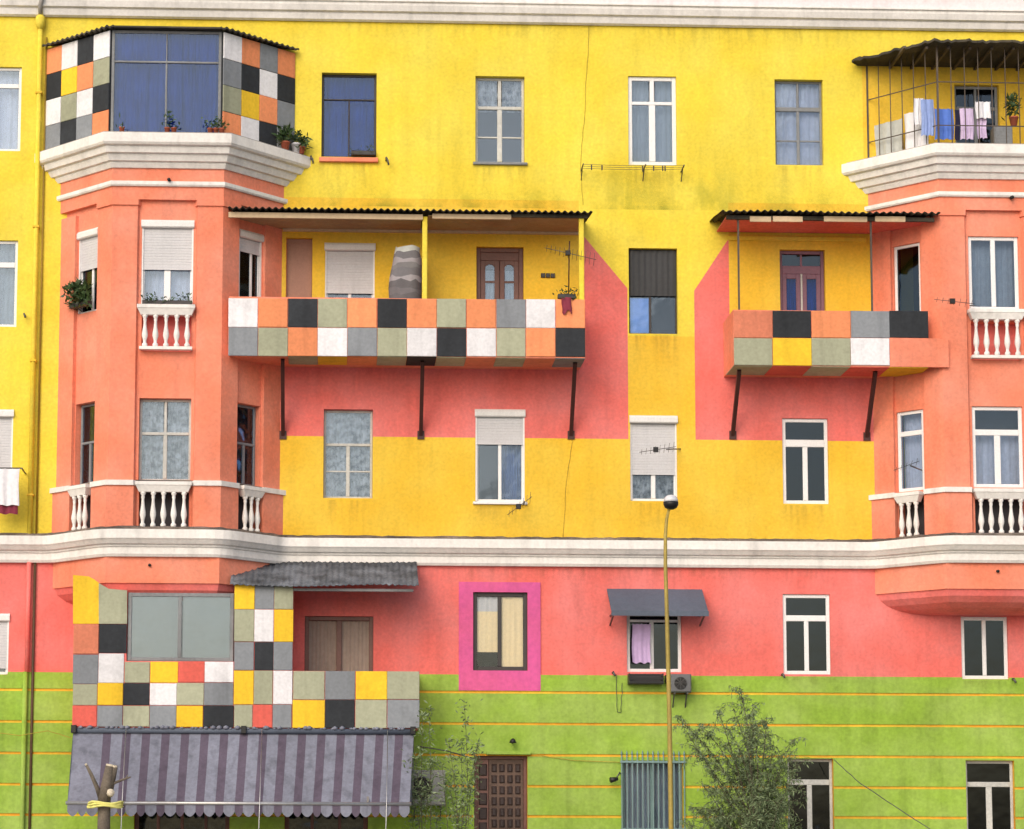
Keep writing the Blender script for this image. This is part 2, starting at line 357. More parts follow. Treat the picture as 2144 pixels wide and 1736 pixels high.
# ---- window builder -------------------------------------------------------
def curtain_mesh(fr, u0, u1, v0, v1, n, amp=.02, folds=9):
    mb = MB(fr); k = folds*4
    us = [u0+(u1-u0)*i/k for i in range(k+1)]
    ph = random.uniform(0, 6)
    P = []
    for j, v in enumerate((v0, (v0+v1)/2, v1)):
        for i, u in enumerate(us):
            P.append(fr(u, n + amp*math.sin(i*math.pi/2*1.0+ph+.5*math.sin(i*.7)) + amp*.5*math.sin(i*.9+ph), v))
    fs = [(j*(k+1)+i, j*(k+1)+i+1, (j+1)*(k+1)+i+1, (j+1)*(k+1)+i) for j in range(2) for i in range(k)]
    mb.add(P, fs, 0, True); return mb
def window(fr, r, frame='white_pvc', fw=.06, transom=None, mull=(.5,), mull_top=False, bars=(), tw=None, mw=None,
           glass_m='glass', curtain=None, curtain_rng=(0, 1, 0, 1), shutter=None, box=False, sill=None, inset=.10, back=.22,
           room=.55, label=None, folds=9, split=True, name='window', shutter_m='shutter', mar=.25):
    u0, u1, v0, v1 = r; w_, h = u1-u0, v1-v0
    n0, n1 = -inset-.05, -inset
    tw = tw or fw*1.15; mw = mw or fw*1.1
    top = v1 - (.16 if box else 0)
    mb = MB(fr)
    mb.bbox(u0+.001, u0+fw, n0, n1, v0+.001, top); mb.bbox(u1-fw, u1-.001, n0, n1, v0+.001, top)
    mb.bbox(u0+fw, u1-fw, n0, n1-.002, top-fw, top-.001); mb.bbox(u0+fw, u1-fw, n0, n1-.002, v0+.001, v0+fw)
    tz = None
    if transom is not None:
        tz = v0 + h*transom; mb.bbox(u0+fw, u1-fw, n0, n1+.006, tz-tw/2, tz+tw/2)
    mtop = top-fw if (mull_top or tz is None) else tz-tw/2
    us = [u0+fw]
    for q in mull:
        c = u0+w_*q; mb.bbox(c-mw/2, c+mw/2, n0, n1+.004, v0+fw, mtop if tz is None or not mull_top else tz-tw/2)
        if tz is not None and mull_top: mb.bbox(c-mw*.35, c+mw*.35, n0, n1+.002, tz+tw/2, top-fw)
        us += [c-mw/2, c+mw/2]
    us.append(u1-fw)
    for q in bars:
        z_ = v0+h*q
        for k in range(0, len(us), 2): mb.box(us[k], us[k+1], n0+.01, n1-.004, z_-.014, z_+.014)
    win = make(name, mb, frame, B, label)
    ztop_l = (tz-tw/2) if tz is not None else top-fw
    def pane(a, b, c, d):
        p = MB(fr); p.box(a+.001, b-.001, n0+.02, n0+.026, c+.001, d-.001); make('pane', p, glass_m, win)
    for k in range(0, len(us), 2): pane(us[k], us[k+1], v0+fw, ztop_l)
    if tz is not None:
        if mull_top:
            for k in range(0, len(us), 2): pane(us[k], us[k+1], tz+tw/2, top-fw)
        else: pane(u0+fw, u1-fw, tz+tw/2, top-fw)
    if curtain:
        a, b, c, d = curtain_rng
        make('curtain', curtain_mesh(fr, u0+w_*a+.01, u0+w_*b-.01, v0+h*c+.01, v0+h*d-.01, -back-.05, folds=folds), curtain, win)
    if shutter is not None:
        s_ = MB(fr); zb = v0+h*shutter; z_ = zb; k = 0
        s_.box(u0+.02, u1-.02, n1+.012, n1+.034, zb, zb+.05)
        z_ = zb+.05
        while z_ < top-.01:
            z2 = min(z_+.055, top)
            s_.bbox(u0+.025, u1-.025, n1+.010, n1+.026, z_, z2, .006); z_ = z2
        make('roller_shutter', s_, shutter_m, win)
        for a, b in ((u0+.001, u0+.03), (u1-.03, u1-.001)):
            s_ = MB(fr); s_.box(a, b, n1+.008, n1+.05, v0+.02, top); make('shutter_rail', s_, 'white_pvc', win)
    if box:
        s_ = MB(fr); P = []
        prof = [(-inset-.04, 0), (.03, 0), (.05, .02), (.05, .11), (.02, .155), (-inset-.04, .16)]
        for u in (u0-.015, u1+.015): P += [fr(u, n, top+z_) for n, z_ in prof]
        k = len(prof)
        s_.add(P, [(i, (i+1) % k, k+(i+1) % k, k+i) for i in range(k)] + [tuple(range(k))[::-1], tuple(range(k, 2*k))])
        make('shutter_box', s_, 'shutter_box', win)
    if sill:
        s_ = MB(fr); s_.bbox(u0-.05, u1+.05, -inset-.02, .06, v0-.055, v0-.001); make('sill', s_, sill, win)
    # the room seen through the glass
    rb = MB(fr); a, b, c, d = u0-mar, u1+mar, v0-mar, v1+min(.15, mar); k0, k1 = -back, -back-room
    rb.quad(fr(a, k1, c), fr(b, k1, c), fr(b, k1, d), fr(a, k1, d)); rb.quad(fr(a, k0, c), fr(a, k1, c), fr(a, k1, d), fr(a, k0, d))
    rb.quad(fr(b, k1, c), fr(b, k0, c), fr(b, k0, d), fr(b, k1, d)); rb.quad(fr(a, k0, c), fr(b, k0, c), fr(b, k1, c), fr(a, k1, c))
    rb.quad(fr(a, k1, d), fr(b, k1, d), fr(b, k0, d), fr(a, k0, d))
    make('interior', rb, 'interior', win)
    return win
def fwin(px, **k):
    r = hole(RECT(*px)); return window(FACADE, r, **k), r

# top storey
fwin((-66, 140, 44, 316), transom=.78, tw=.09, curtain='curtain_white', inset=.06)
fwin((673, 153, 788, 329), frame='dark_frame', fw=.05, transom=.70, mull=(.5,), mw=.03, tw=.03, glass_m='glass_blue', curtain='curtain_blue', curtain_rng=(0, 1, 0, 1), inset=.12)
fwin((995, 160, 1098, 341), frame='old_white', fw=.055, transom=.65, tw=.07, mw=.10, mull_top=True, bars=(.31,), curtain='curtain_lace', curtain_rng=(0, 1, .62, 1), inset=.12, sill='grey_wood')
fwin((1315, 160, 1416, 346), fw=.085, transom=.70, tw=.07, mw=.13, mull_top=True, curtain='curtain_grey', inset=.05)
fwin((1622, 167, 1723, 346), frame='grey_wood', fw=.05, transom=.67, tw=.09, mw=.06, mull_top=True, bars=(.30,), curtain='curtain_white', inset=.12)
s_ = MB(); x0, x1, z0, z1 = RECT(668, 332, 791, 341); s_.bbox(x0, x1, .0, .09, z0, z1); make('sill', s_, 'salmon', B, 'narrow salmon sill under the blue window')
# third storey
fwin((-66, 503, 36, 684), transom=.72, tw=.11, curtain='curtain_grey', inset=.06)
fwin((680, 509, 784, 690), shutter=.42, box=True, curtain='curtain_grey', inset=.07)
fwin((1316, 520, 1418, 699), frame='dark_frame', fw=.035, transom=None, mull=(.45,), mw=.05, glass_m='glass', inset=.12)
# second storey
fwin((677, 857, 780, 1043), frame='old_white', fw=.05, transom=.61, tw=.055, mw=.075, bars=(.31,), curtain='curtain_lace', inset=.13)
fwin((995, 857, 1098, 1051), shutter=.62, box=True, fw=.06, curtain='curtain_blue', curtain_rng=(.5, .95, 0, .7), inset=.06, sill='white_pvc')
fwin((1319, 870, 1417, 1049), shutter=.31, box=True, mw=.09, curtain='curtain_lace', inset=.09)
fwin((1638, 876, 1734, 1055), fw=.075, transom=.71, tw=.15, mw=.10, glass_m='glass_dark', inset=.045)
fwin((-66, 857, 26, 1045), shutter=.2, box=True, inset=.07)
# first storey
fwin((990, 1240, 1104, 1404), frame='dark_frame', fw=.085, mw=.075, mull=(.49,), inset=.05, back=.14, room=.8, glass_m='glass_clear')
fwin((1312, 1282, 1427, 1407), fw=.07, transom=.86, tw=.05, mw=.08, mull=(.46,), glass_m='glass_dark', inset=.07)
fwin((1639, 1244, 1738, 1412), fw=.075, transom=.70, tw=.12, mw=.09, glass_m='glass_dark', inset=.04)
fwin((2012, 1291, 2110, 1422), fw=.075, mw=.08, glass_m='glass_dark', inset=.04)
fwin((-80, 1284, 18, 1412), shutter=.1, box=True, inset=.05)
# ground storey
fwin((1648, 1588, 1745, 1765), frame='old_white', fw=.06, transom=.72, tw=.11, mw=.10, glass_m='glass_dark', inset=.10, sill='concrete')
fwin((2022, 1592, 2124, 1765), frame='old_white', fw=.06, transom=.71, tw=.10, mw=.12, glass_m='glass_dark', inset=.10, sill='concrete')
fwin((280, 1662, 480, 1860), frame='brown', fw=.09, mull=(.25, .5, .75), mw=.06, glass_m='glass_dark', inset=.08, curtain='curtain_lace', curtain_rng=(0, 1, 0, .7))
fwin((595, 1662, 770, 1860), frame='brown', fw=.09, mull=(.33, .66), mw=.06, glass_m='glass_dark', inset=.08, curtain='curtain_lace', curtain_rng=(0, 1, 0, .7))

# ---- doors ----------------------------------------------------------------
def door_base(r, frame, leaf, name='door', fw=.09, inset=.10, label=None, mull=True):
    u0, u1, v0, v1 = hole(r); mb = MB()
    mb.bbox(u0+.001, u0+fw, -inset-.07, -inset, v0, v1-.001); mb.bbox(u1-fw, u1-.001, -inset-.07, -inset, v0, v1-.001)
    mb.bbox(u0+fw, u1-fw, -inset-.07, -inset-.002, v1-fw, v1-.001)
    d_ = make(name, mb, frame, B, label)
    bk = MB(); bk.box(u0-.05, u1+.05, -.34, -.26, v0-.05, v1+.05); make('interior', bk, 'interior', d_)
    return d_
# brown double door with arched panes, long balcony
r = RECT(997, 517, 1096, 742); D = door_base(r, 'brown', 'brown')
u0, u1, v0, v1 = r; mid = (u0+u1)/2
lf = MB(); lf.bbox(u0+.09, u1-.09, -.165, -.125, v1-.26, v1-.09); make('door_panel', lf, 'brown', D)
for a, b in ((u0+.09, mid-.004), (mid+.004, u1-.09)):
    lf = MB(); zt = v1-.264
    lf.bbox(a, a+.10, -.165, -.125, v0, zt); lf.bbox(b-.10, b, -.165, -.125, v0, zt)
    lf.bbox(a+.10, b-.10, -.165, -.127, v0, v0+1.15)
    c_, rr = (a+b)/2, (b-a)/2-.10
    zA = zt-.08-rr*.8
    arch = [(a+.10, zt), (a+.10, zA)] + [(c_-rr*math.cos(t*math.pi/10), zA+rr*.9*math.sin(t*math.pi/10)) for t in range(1, 10)] + [(b-.10, zA), (b-.10, zt)]
    half = len(arch)//2
    for i in range(1, len(arch)-2):
        p, q = arch[i], arch[i+1]
        lf.slabpoly([(p[0], p[1]), (q[0], q[1]), (q[0], zt), (p[0], zt)], -.165, -.127)
    leaf = make('door_leaf', lf, 'brown', D)
    pn = MB(); pn.box(a+.08, b-.08, -.15, -.144, v0+1.1, zt-.05); make('pane', pn, 'glass', D)
    pn = MB(); pn.box(a+.10, b-.10, -.16, -.135, zA-.30, zA-.26); make('glazing_bar', pn, 'brown', D)
cm = curtain_mesh(FACADE, u0+.1, u1-.1, v0+.6, v1-.45, -.21); make('curtain', cm, 'curtain_grey', D)
# purple double door, short balcony
r = RECT(1633, 523, 1728, 764); D = door_base(r, 'purple_brown', 'purple_brown', fw=.07)
u0, u1, v0, v1 = r; mid = (u0+u1)/2
lf = MB(); zt = v1-.31
lf.bbox(u0+.07, u1-.07, -.165, -.12, zt-.17, zt); lf.bbox(mid-.02, mid+.02, -.165, -.125, zt, v1-.07); make('transom', lf, 'purple_brown', D)
for a, b in ((u0+.07, mid-.02), (mid+.02, u1-.07)):
    pn = MB(); pn.box(a, b, -.15, -.144, zt, v1-.07); make('pane', pn, 'glass_dark', D)
    lf = MB(); zz = zt-.17
    lf.bbox(a, a+.09, -.165, -.125, v0, zz); lf.bbox(b-.09, b, -.165, -.125, v0, zz)
    lf.bbox(a+.09, b-.09, -.165, -.127, zz-.10, zz); lf.bbox(a+.09, b-.09, -.165, -.127, v0, v0+.9); make('door_leaf', lf, 'purple_brown', D)
    pn = MB(); pn.box(a+.085, b-.085, -.15, -.144, v0+.88, zz-.09); make('pane', pn, 'glass_blue', D)
lf = MB(); lf.box(mid-.018, mid+.018, -.16, -.11, v0, zt-.17); make('door_strip', lf, 'old_white', D)
make('curtain', curtain_mesh(FACADE, u0+.08, u1-.08, v0+.5, zt-.17, -.21), 'curtain_blue', D)
# brown framed double door behind the lower balcony
r = RECT(637, 1290, 781, 1520); D = door_base(r, 'brown', 'brown', fw=.085, inset=.05)
u0, u1, v0, v1 = r; mid = (u0+u1)/2
lf = MB(); lf.bbox(mid-.05, mid+.05, -.12, -.055, v0, v1-.085); make('mullion', lf, 'brown', D)
for a, b in ((u0+.085, mid-.05), (mid+.05, u1-.085)):
    make('blind', curtain_mesh(FACADE, a, b, v0, v1-.085, -.13, amp=.012, folds=7), 'blank_brown', D)
# carved street door
r = RECT(992, 1582, 1104, 1900); r = (r[0], r[1], .12, r[3]); D = door_base(r, 'brown', 'brown', fw=.07, inset=.12)
u0, u1, v0, v1 = r
lf = MB(); lf.bbox(u0+.07, u0+.30, -.20, -.15, v0, v1-.07); make('door_leaf', lf, 'brown', D)
lf = MB(); lf.bbox(u0+.304, u1-.07, -.20, -.145, v0, v1-.07); make('door_leaf', lf, 'lattice', D)
cols = 4; a, b = u0+.33, u1-.10; cw = (b-a)/cols; k = 0; z_ = v1-.16
M['carved'] = paint('carved door panel', (.04, .026, .024), .55, .35)
while z_-.26 > v0+.2:
    for i in range(cols):
        pn = MB(); pn.bbox(a+cw*i+.022, a+cw*(i+1)-.022, -.147, -.118, z_-.17, z_, .03); make('panel', pn, 'carved', D)
    z_ -= .22
for i in range(1):
    z_ = v1-.16
    while z_-.26 > v0+.2:
        pn = MB(); pn.bbox(u0+.10, u0+.27, -.152, -.125, z_-.24, z_, .025); make('panel', pn, 'carved', D); z_ -= .29
lf = MB(); lf.tube([(u0+.34, -.02+.12, v0+1.15), (u0+.34, -.0+.06, v0+1.2), (u0+.34, .06, v0+1.5), (u0+.34, .12, v0+1.55)], .014, 6); make('handle', lf, 'alu', D)
lf = MB(); x0, x1, z0, z1 = RECT(1018, 1574, 1110, 1580); lf.bbox(x0, x1, .0, .12, z0, z1); make('door_hood', lf, 'green', B)

# barred ground window
r = RECT(1303, 1592, 1430, 1790)
win = window(FACADE, hole(r), frame='turq', fw=.06, mull=(.5,), transom=None, glass_m='glass', inset=.12, curtain='curtain_grey', sill='concrete')
u0, u1, v0, v1 = r; n = 13
bm_ = MB(); bm_.bar((u0-.03, -.06, v0), (u0-.03, -.06, v1+.10), .012)
bar0 = None
for i in range(n):
    x_ = u0-.02+(u1-u0+.04)*i/(n-1)
    if bar0 is None:
        q = MB(); q.bar((x_, -.05, v0-.02), (x_, -.05, v1+.10), .022); q.lathe((x_, -.05, v1+.10), [(.014, 0), (.02, .03), (.002, .10)], 6)
        bar0 = make('bar', q, 'turq', win); bz = world_of(bar0)
    else: instance(bar0, win, (x_, bz.y, bz.z))
q = MB(); q.box(u0-.05, u1+.05, .06, .085, v1-.05, v1-.01); q.box(u0-.05, u1+.05, .06, .085, v0+.5, v0+.53); q.box(u0-.05, u1+.05, .06, .085, v0+.02, v0+.05)
make('bar_rail', q, 'turq', win)

# curtains and cloth seen at individual windows
def sub_box(px, n0, n1, name, mat, parent=None, d=0.0, lab=None):
    x0, x1, z0, z1 = RECT(*px, d); q = MB(); q.bbox(x0, x1, n0, n1, z0, z1); return make(name, q, mat, parent or B, lab)

VW = RECT(990, 1240, 1104, 1404)
for (a, b, c, d, mt_, nm) in ((.53, .93, .05, .95, 'curtain_cream', 'curtain'), (.06, .46, .24, .76, 'curtain_cream', 'curtain'), (.06, .46, .76, .95, 'shutter', 'blind')):
    u0, u1, v0, v1 = VW; w_, h_ = u1-u0, v1-v0
    q = curtain_mesh(FACADE, u0+w_*a, u0+w_*b, v0+h_*c, v0+h_*d, -.115, .008, 4); make(nm, q, mt_, B)
q = MB(); u0, u1, v0, v1 = VW; random.seed(2)
for k in range(5): q.lathe((u0+.15+.09*k, .10+.02, v0+.09), [(.03, 0), (.04, .08), (.02, .14), (.015, random.uniform(.17, .25))], 6)
# ---- facade wall with all its openings -----------------------------------------
# long balcony brown blind door next to bay
r = hole(RECT(598, 498, 653, 742))
q = MB(); u0, u1, v0, v1 = r; q.bbox(u0+.001, u1-.001, -.16, -.10, v0, v1-.001); dd = make('door', q, 'pink_blind', B, 'plain dusty brown door beside the bay')
q = MB(); q.box(u0+.01, u1-.01, -.10, -.09, v1-.12, v1-.08); make('door_rail', q, 'pink_blind', dd)

# balcony door behind the cage on the right bay
r = hole(RECT(1999, 178, 2092, 345)); win = window(FACADE, r, frame='grey_wood', fw=.06, transom=.72, mull_top=True, mw=.07, glass_m='glass_dark', name='door', inset=.1)

mb = MB()
mb.walls((XL, XR), ZGREEN, ZTOP+.05, wall_holes, 0.0, .26)
bm = bmesh.new()
vv = [bm.verts.new(p) for p in mb.v]
for f in mb.f: bm.faces.new([vv[i] for i in f])
bmesh.ops.remove_doubles(bm, verts=bm.verts, dist=1e-5)
def cut_at(co, no, sel=None):
    fs = [f for f in bm.faces if sel is None or sel(f.calc_center_median())]
    geom = set(fs); 
    for f in fs: geom.update(f.edges); geom.update(f.verts)
    bmesh.ops.bisect_plane(bm, geom=list(geom), plane_co=co, plane_no=no, dist=1e-5)
xa, xb, xc_, xd = X(574, 900), X(1314, 750), X(1454, 750), X(1834, 900)
xe, xf = X(1212, 600), X(1526, 600)
zslab1, zslab2 = Z(745, 900, 0.6), Z(775, 1680, 0.6)
for x_ in (xa, xb, xc_, xd, xe, xf): cut_at((x_, 0, 0), (1, 0, 0))
ZCORN_ = Z(335, 2000)
cut_at((X(1806, 250), 0, 0), (1, 0, 0))
for z_ in (Z915, zslab1, zslab2, ZC1, Z(418), Z(700), ZCORN_, Z(120, 2000)): cut_at((0, 0, z_), (0, 0, 1))
p1, p2 = Vector((X(1222, 495), 0, Z(495, 1222))), Vector((X(1314, 605), 0, Z(605, 1314)))
t = p2-p1; nL = Vector((-t.z, 0, t.x))
q1, q2 = Vector((X(1454, 607), 0, Z(607, 1454))), Vector((X(1526, 498), 0, Z(498, 1526)))
t = q2-q1; nR = Vector((-t.z, 0, t.x))
cut_at(p1, nL, lambda c: xe-.5 < c.x < xb+.01); cut_at(q1, nR, lambda c: xc_-.01 < c.x < xf+.5)
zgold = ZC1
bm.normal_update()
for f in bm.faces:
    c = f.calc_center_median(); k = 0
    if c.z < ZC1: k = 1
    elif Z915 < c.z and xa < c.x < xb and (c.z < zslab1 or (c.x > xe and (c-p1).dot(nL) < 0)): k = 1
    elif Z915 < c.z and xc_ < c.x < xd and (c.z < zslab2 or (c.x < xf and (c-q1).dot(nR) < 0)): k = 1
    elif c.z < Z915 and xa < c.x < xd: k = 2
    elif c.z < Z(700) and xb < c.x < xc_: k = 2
    elif c.z < Z(418) and (xa < c.x < xe or xf < c.x < xd): k = 2  # back walls of the balconies: bounced light put into the colour
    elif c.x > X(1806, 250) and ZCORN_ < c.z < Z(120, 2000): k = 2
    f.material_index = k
me = bpy.data.meshes.new('wall'); bm.to_mesh(me); bm.free()
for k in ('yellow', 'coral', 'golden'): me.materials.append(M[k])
wl = bpy.data.objects.new('wall', me); col.objects.link(wl); wl.parent = B
# ground storey: orange grooves behind proud lime courses
gz = [Z(y, 1100) for y in (1449.5, 1515.5, 1581, 1646, 1709)]
mb = MB(); mb.walls((XL, XR), 0.0, ZGREEN, wall_holes, 0.0, .26); make('wall', mb, 'groove', B, base=(0, 0, 0))
edges = [ZGREEN] + gz + [gz[-1]-.62*i for i in (1, 2)] + [0.12]
GW = .05
for i in range(len(edges)-1):
    top = edges[i] - (GW/2 if i else 0); bot = edges[i+1] + (GW/2 if i < len(edges)-2 else 0)
    n_ = .022
    hs = [h for h in wall_holes if h[2] < top and h[3] > bot]
    full = sorted([h for h in hs if h[2] <= bot and h[3] >= top])
    segs, a0 = [], XL
    for h in full: segs.append((a0, h[0])); a0 = h[1]
    segs.append((a0, XR))
    for a0, a1 in segs:
        if a1-a0 < .01: continue
        mb = MB()
        sh = [h for h in hs if h not in full and h[0] >= a0-1e-6 and h[1] <= a1+1e-6]
        mb.walls((a0, a1), bot, top, sh, n_, n_)
        us = sorted([a0, a1] + [h[k] for h in sh for k in (0, 1)])
        for k in range(len(us)-1):
            c = (us[k]+us[k+1])/2
            for zz, up in ((top, 1), (bot, 0)):
                if any(h[0] < c < h[1] and h[2] < zz < h[3] for h in sh): continue
                q4 = [(us[k], -n_, zz), (us[k+1], -n_, zz), (us[k+1], 0, zz), (us[k], 0, zz)]
                mb.quad(*(q4 if up else q4[::-1]))
        for x_, lf_ in ((a0, 1), (a1, 0)):
            q4 = [(x_, -n_, bot), (x_, -n_, top), (x_, 0, top), (x_, 0, bot)]
            mb.quad(*(q4 if lf_ else q4[::-1]))
        make('course', mb, 'green', B)
# rest of the block
mb = MB(); zt = Z(-60, 1100)
mb.quad((XL, 0, 0), (XL, 0, zt), (XL, 11, zt), (XL, 11, 0)); mb.quad((XR, 0, 0), (XR, 11, 0), (XR, 11, zt), (XR, 0, zt)); mb.quad((XL, 11, 0), (XL, 11, zt), (XR, 11, zt), (XR, 11, 0))
make('wall', mb, 'yellow', B, base=(0, 5.5, 0))
mb = MB(); mb.box(XL-.3, XR+.3, -11.3, .5, zt+.001, zt+.3); make('roof', mb, 'roof_sheet', B)
# violet surround
a = RECT(960, 1219, 1131, 1446); h = RECT(990, 1240, 1104, 1404)
mb = MB(); mb.walls((a[0], a[1]), a[2], a[3], [h], .028, .028)
for (p, q) in (((a[0], a[2]), (a[1], a[2])), ((a[1], a[2]), (a[1], a[3])), ((a[1], a[3]), (a[0], a[3])), ((a[0], a[3]), (a[0], a[2]))):
    mb.quad((p[0], -.028, p[1]), (p[0], 0, p[1]), (q[0], 0, q[1]), (q[0], -.028, q[1]))
make('window_surround', mb, 'violet', B, 'violet pink painted band round the brown window')

def stain_mat(name, c, amax, sc=(9, 9, .9)):
    mt, n, L, b = nodes(name); out = n['Material Output']
    b.inputs['Base Color'].default_value = (*c, 1); b.inputs['Roughness'].default_value = .9
    tc = n.new('ShaderNodeTexCoord'); sp = n.new('ShaderNodeSeparateXYZ'); L.new(tc.outputs['UV'], sp.inputs[0])
    g = n.new('ShaderNodeNewGeometry'); mp = n.new('ShaderNodeMapping'); mp.inputs['Scale'].default_value = sc; L.new(g.outputs['Position'], mp.inputs['Vector'])
    nz = n.new('ShaderNodeTexNoise'); nz.inputs['Scale'].default_value = 1; nz.inputs['Detail'].default_value = 5; L.new(mp.outputs[0], nz.inputs['Vector'])
    mr = n.new('ShaderNodeMapRange'); mr.inputs[1].default_value = .42; mr.inputs[2].default_value = .72; mr.inputs[4].default_value = amax; L.new(nz.outputs[0], mr.inputs[0])
    pw = n.new('ShaderNodeMath'); pw.operation = 'POWER'; pw.inputs[1].default_value = 1.4; L.new(sp.outputs[1], pw.inputs[0])
    ex = n.new('ShaderNodeMath'); ex.operation = 'PINGPONG'; ex.inputs[1].default_value = .5; L.new(sp.outputs[0], ex.inputs[0])
    e2 = n.new('ShaderNodeMath'); e2.operation = 'MULTIPLY'; e2.use_clamp = True; e2.inputs[1].default_value = 6; L.new(ex.outputs[0], e2.inputs[0])
    m1 = n.new('ShaderNodeMath'); m1.operation = 'MULTIPLY'; L.new(mr.outputs[0], m1.inputs[0]); L.new(pw.outputs[0], m1.inputs[1])
    m2 = n.new('ShaderNodeMath'); m2.operation = 'MULTIPLY'; L.new(m1.outputs[0], m2.inputs[0]); L.new(e2.outputs[0], m2.inputs[1])
    L.new(m2.outputs[0], b.inputs['Alpha']); return mt
M['stain'] = stain_mat('dirt run', (.20, .14, .05), .26); M['moss'] = stain_mat('green damp stain', (.30, .36, .03), .60, (1.6, 1.6, .9))
def stain(px, mt_='stain', d=.004, flip=False):
    x0, x1, z0, z1 = RECT(*px, d); q = MB(); q.quad((x0, -d, z0), (x1, -d, z0), (x1, -d, z1), (x0, -d, z1))
    o = make('stain', q, mt_, B); uv = o.data.uv_layers.new(name='UVMap')
    for lp, c in zip(uv.data, ((0, 0), (1, 0), (1, 1), (0, 1)) if not flip else ((0, 1), (1, 1), (1, 0), (0, 0))): lp.uv = c
for px in ((660, 343, 800, 425), (985, 348, 1108, 425), (1305, 349, 1426, 440), (1612, 348, 1733, 425), (1308, 701, 1426, 800), (668, 1047, 790, 1124), (985, 1060, 1108, 1124),
           (1308, 1053, 1426, 1126), (1628, 1058, 1744, 1126), (1630, 1190, 1745, 1242), (900, 1190, 1240, 1236), (1140, 1190, 1640, 1225), (1320, 58, 1780, 120), (640, 42, 1300, 95)):
    stain(px)
for px in ((1628, 1416, 1748, 1445), (2002, 1425, 2120, 1447), (1300, 1414, 1440, 1447)): stain(px, d=.027)
stain((1560, 375, 1800, 445), 'moss', flip=True); stain((620, 385, 1230, 434), 'moss', flip=True); stain((1228, 300, 1560, 440), 'moss', flip=True)
# ---- bays ----------------------------------------------------------------
HW, HF, BP = 235/SC, 115/SC, 1.14
bay_z = lambda y, d=BP: Z(y, 350, d)
FL = Vector((HW-HF, BP)).length
def bay_path(xc, off=0.0, tail=0.0):
    t = Vector((HW-HF, -BP)).normalized()
    k = off*math.tan(math.atan2(BP, HW-HF)/2)
    nx, ny = -(-t.y), -t.x
    nl = Vector((t.y, -t.x))
    a = Vector((xc-HW, 0)) + nl*off - t*tail; b = Vector((xc-HF-k, -BP-off))
    return [(a.x, a.y), (b.x, b.y), (2*xc-b.x, b.y), (2*xc-a.x, a.y)]
def bay_frames(xc, rec):
    pth = bay_path(xc, -rec)
    out = []
    for i in range(3):
        a, b = Vector((*pth[i], 0)), Vector((*pth[i+1], 0)); u = (b-a).normalized(); out.append((Frame(a, u, (u.y, -u.x, 0)), (b-a).length))
    return out
ZB_top, ZB_bot = bay_z(352), bay_z(1160)
REC = .08
BALPROF = [(.045, 0), (.052, .03), (.052, .06), (.03, .09), (.034, .14), (.058, .24), (.055, .30), (.034, .44), (.026, .55), (.036, .60), (.03, .63), (.05, .66), (.055, .70)]
baluster0 = {}
def balustrade(fr, uc, w_, ztop, zbot, n, nb, name='balustrade'):
    """white balustrade with real turned balusters, in the frame fr"""
    h = ztop-zbot
    mb = MB(fr)
    # top rail flaring upwards, foot rail
    mb.box(uc-w_/2-.05, uc+w_/2+.05, n-.09, n+.11, ztop-.07, ztop)
    P = []
    for v, e, k in ((ztop-.071, .04, .10), (ztop-.20, -.02, .055)):
        P += [fr(uc-w_/2-e, n-.08, v), fr(uc+w_/2+e, n-.08, v), fr(uc+w_/2+e, n+k, v), fr(uc-w_/2-e, n+k, v)]
    mb.add(P, [(0, 1, 2, 3), (7, 6, 5, 4)] + [(i, 4+i, 4+(i+1) % 4, (i+1) % 4) for i in range(4)])
    ob = make(name, mb, 'trim', B)
    mb = MB(fr); mb.box(uc-w_/2, uc+w_/2, n-.06, n+.07, zbot, zbot+.06); make('foot_rail', mb, 'trim', ob)
    s = (h-.26)/.70
    for i in range(nb):
        u = uc-w_/2+w_*(i+.5)/nb
        p = fr(u, n, zbot+.06)
        key = round(s, 2)
        if key not in baluster0:
            q = MB(); q.lathe(p, [(r_*1.05, z_*s) for r_, z_ in BALPROF], 9)
            baluster0[key] = make('baluster', q, 'trim', ob, base=p)
        else: instance(baluster0[key], ob, p)
    return ob
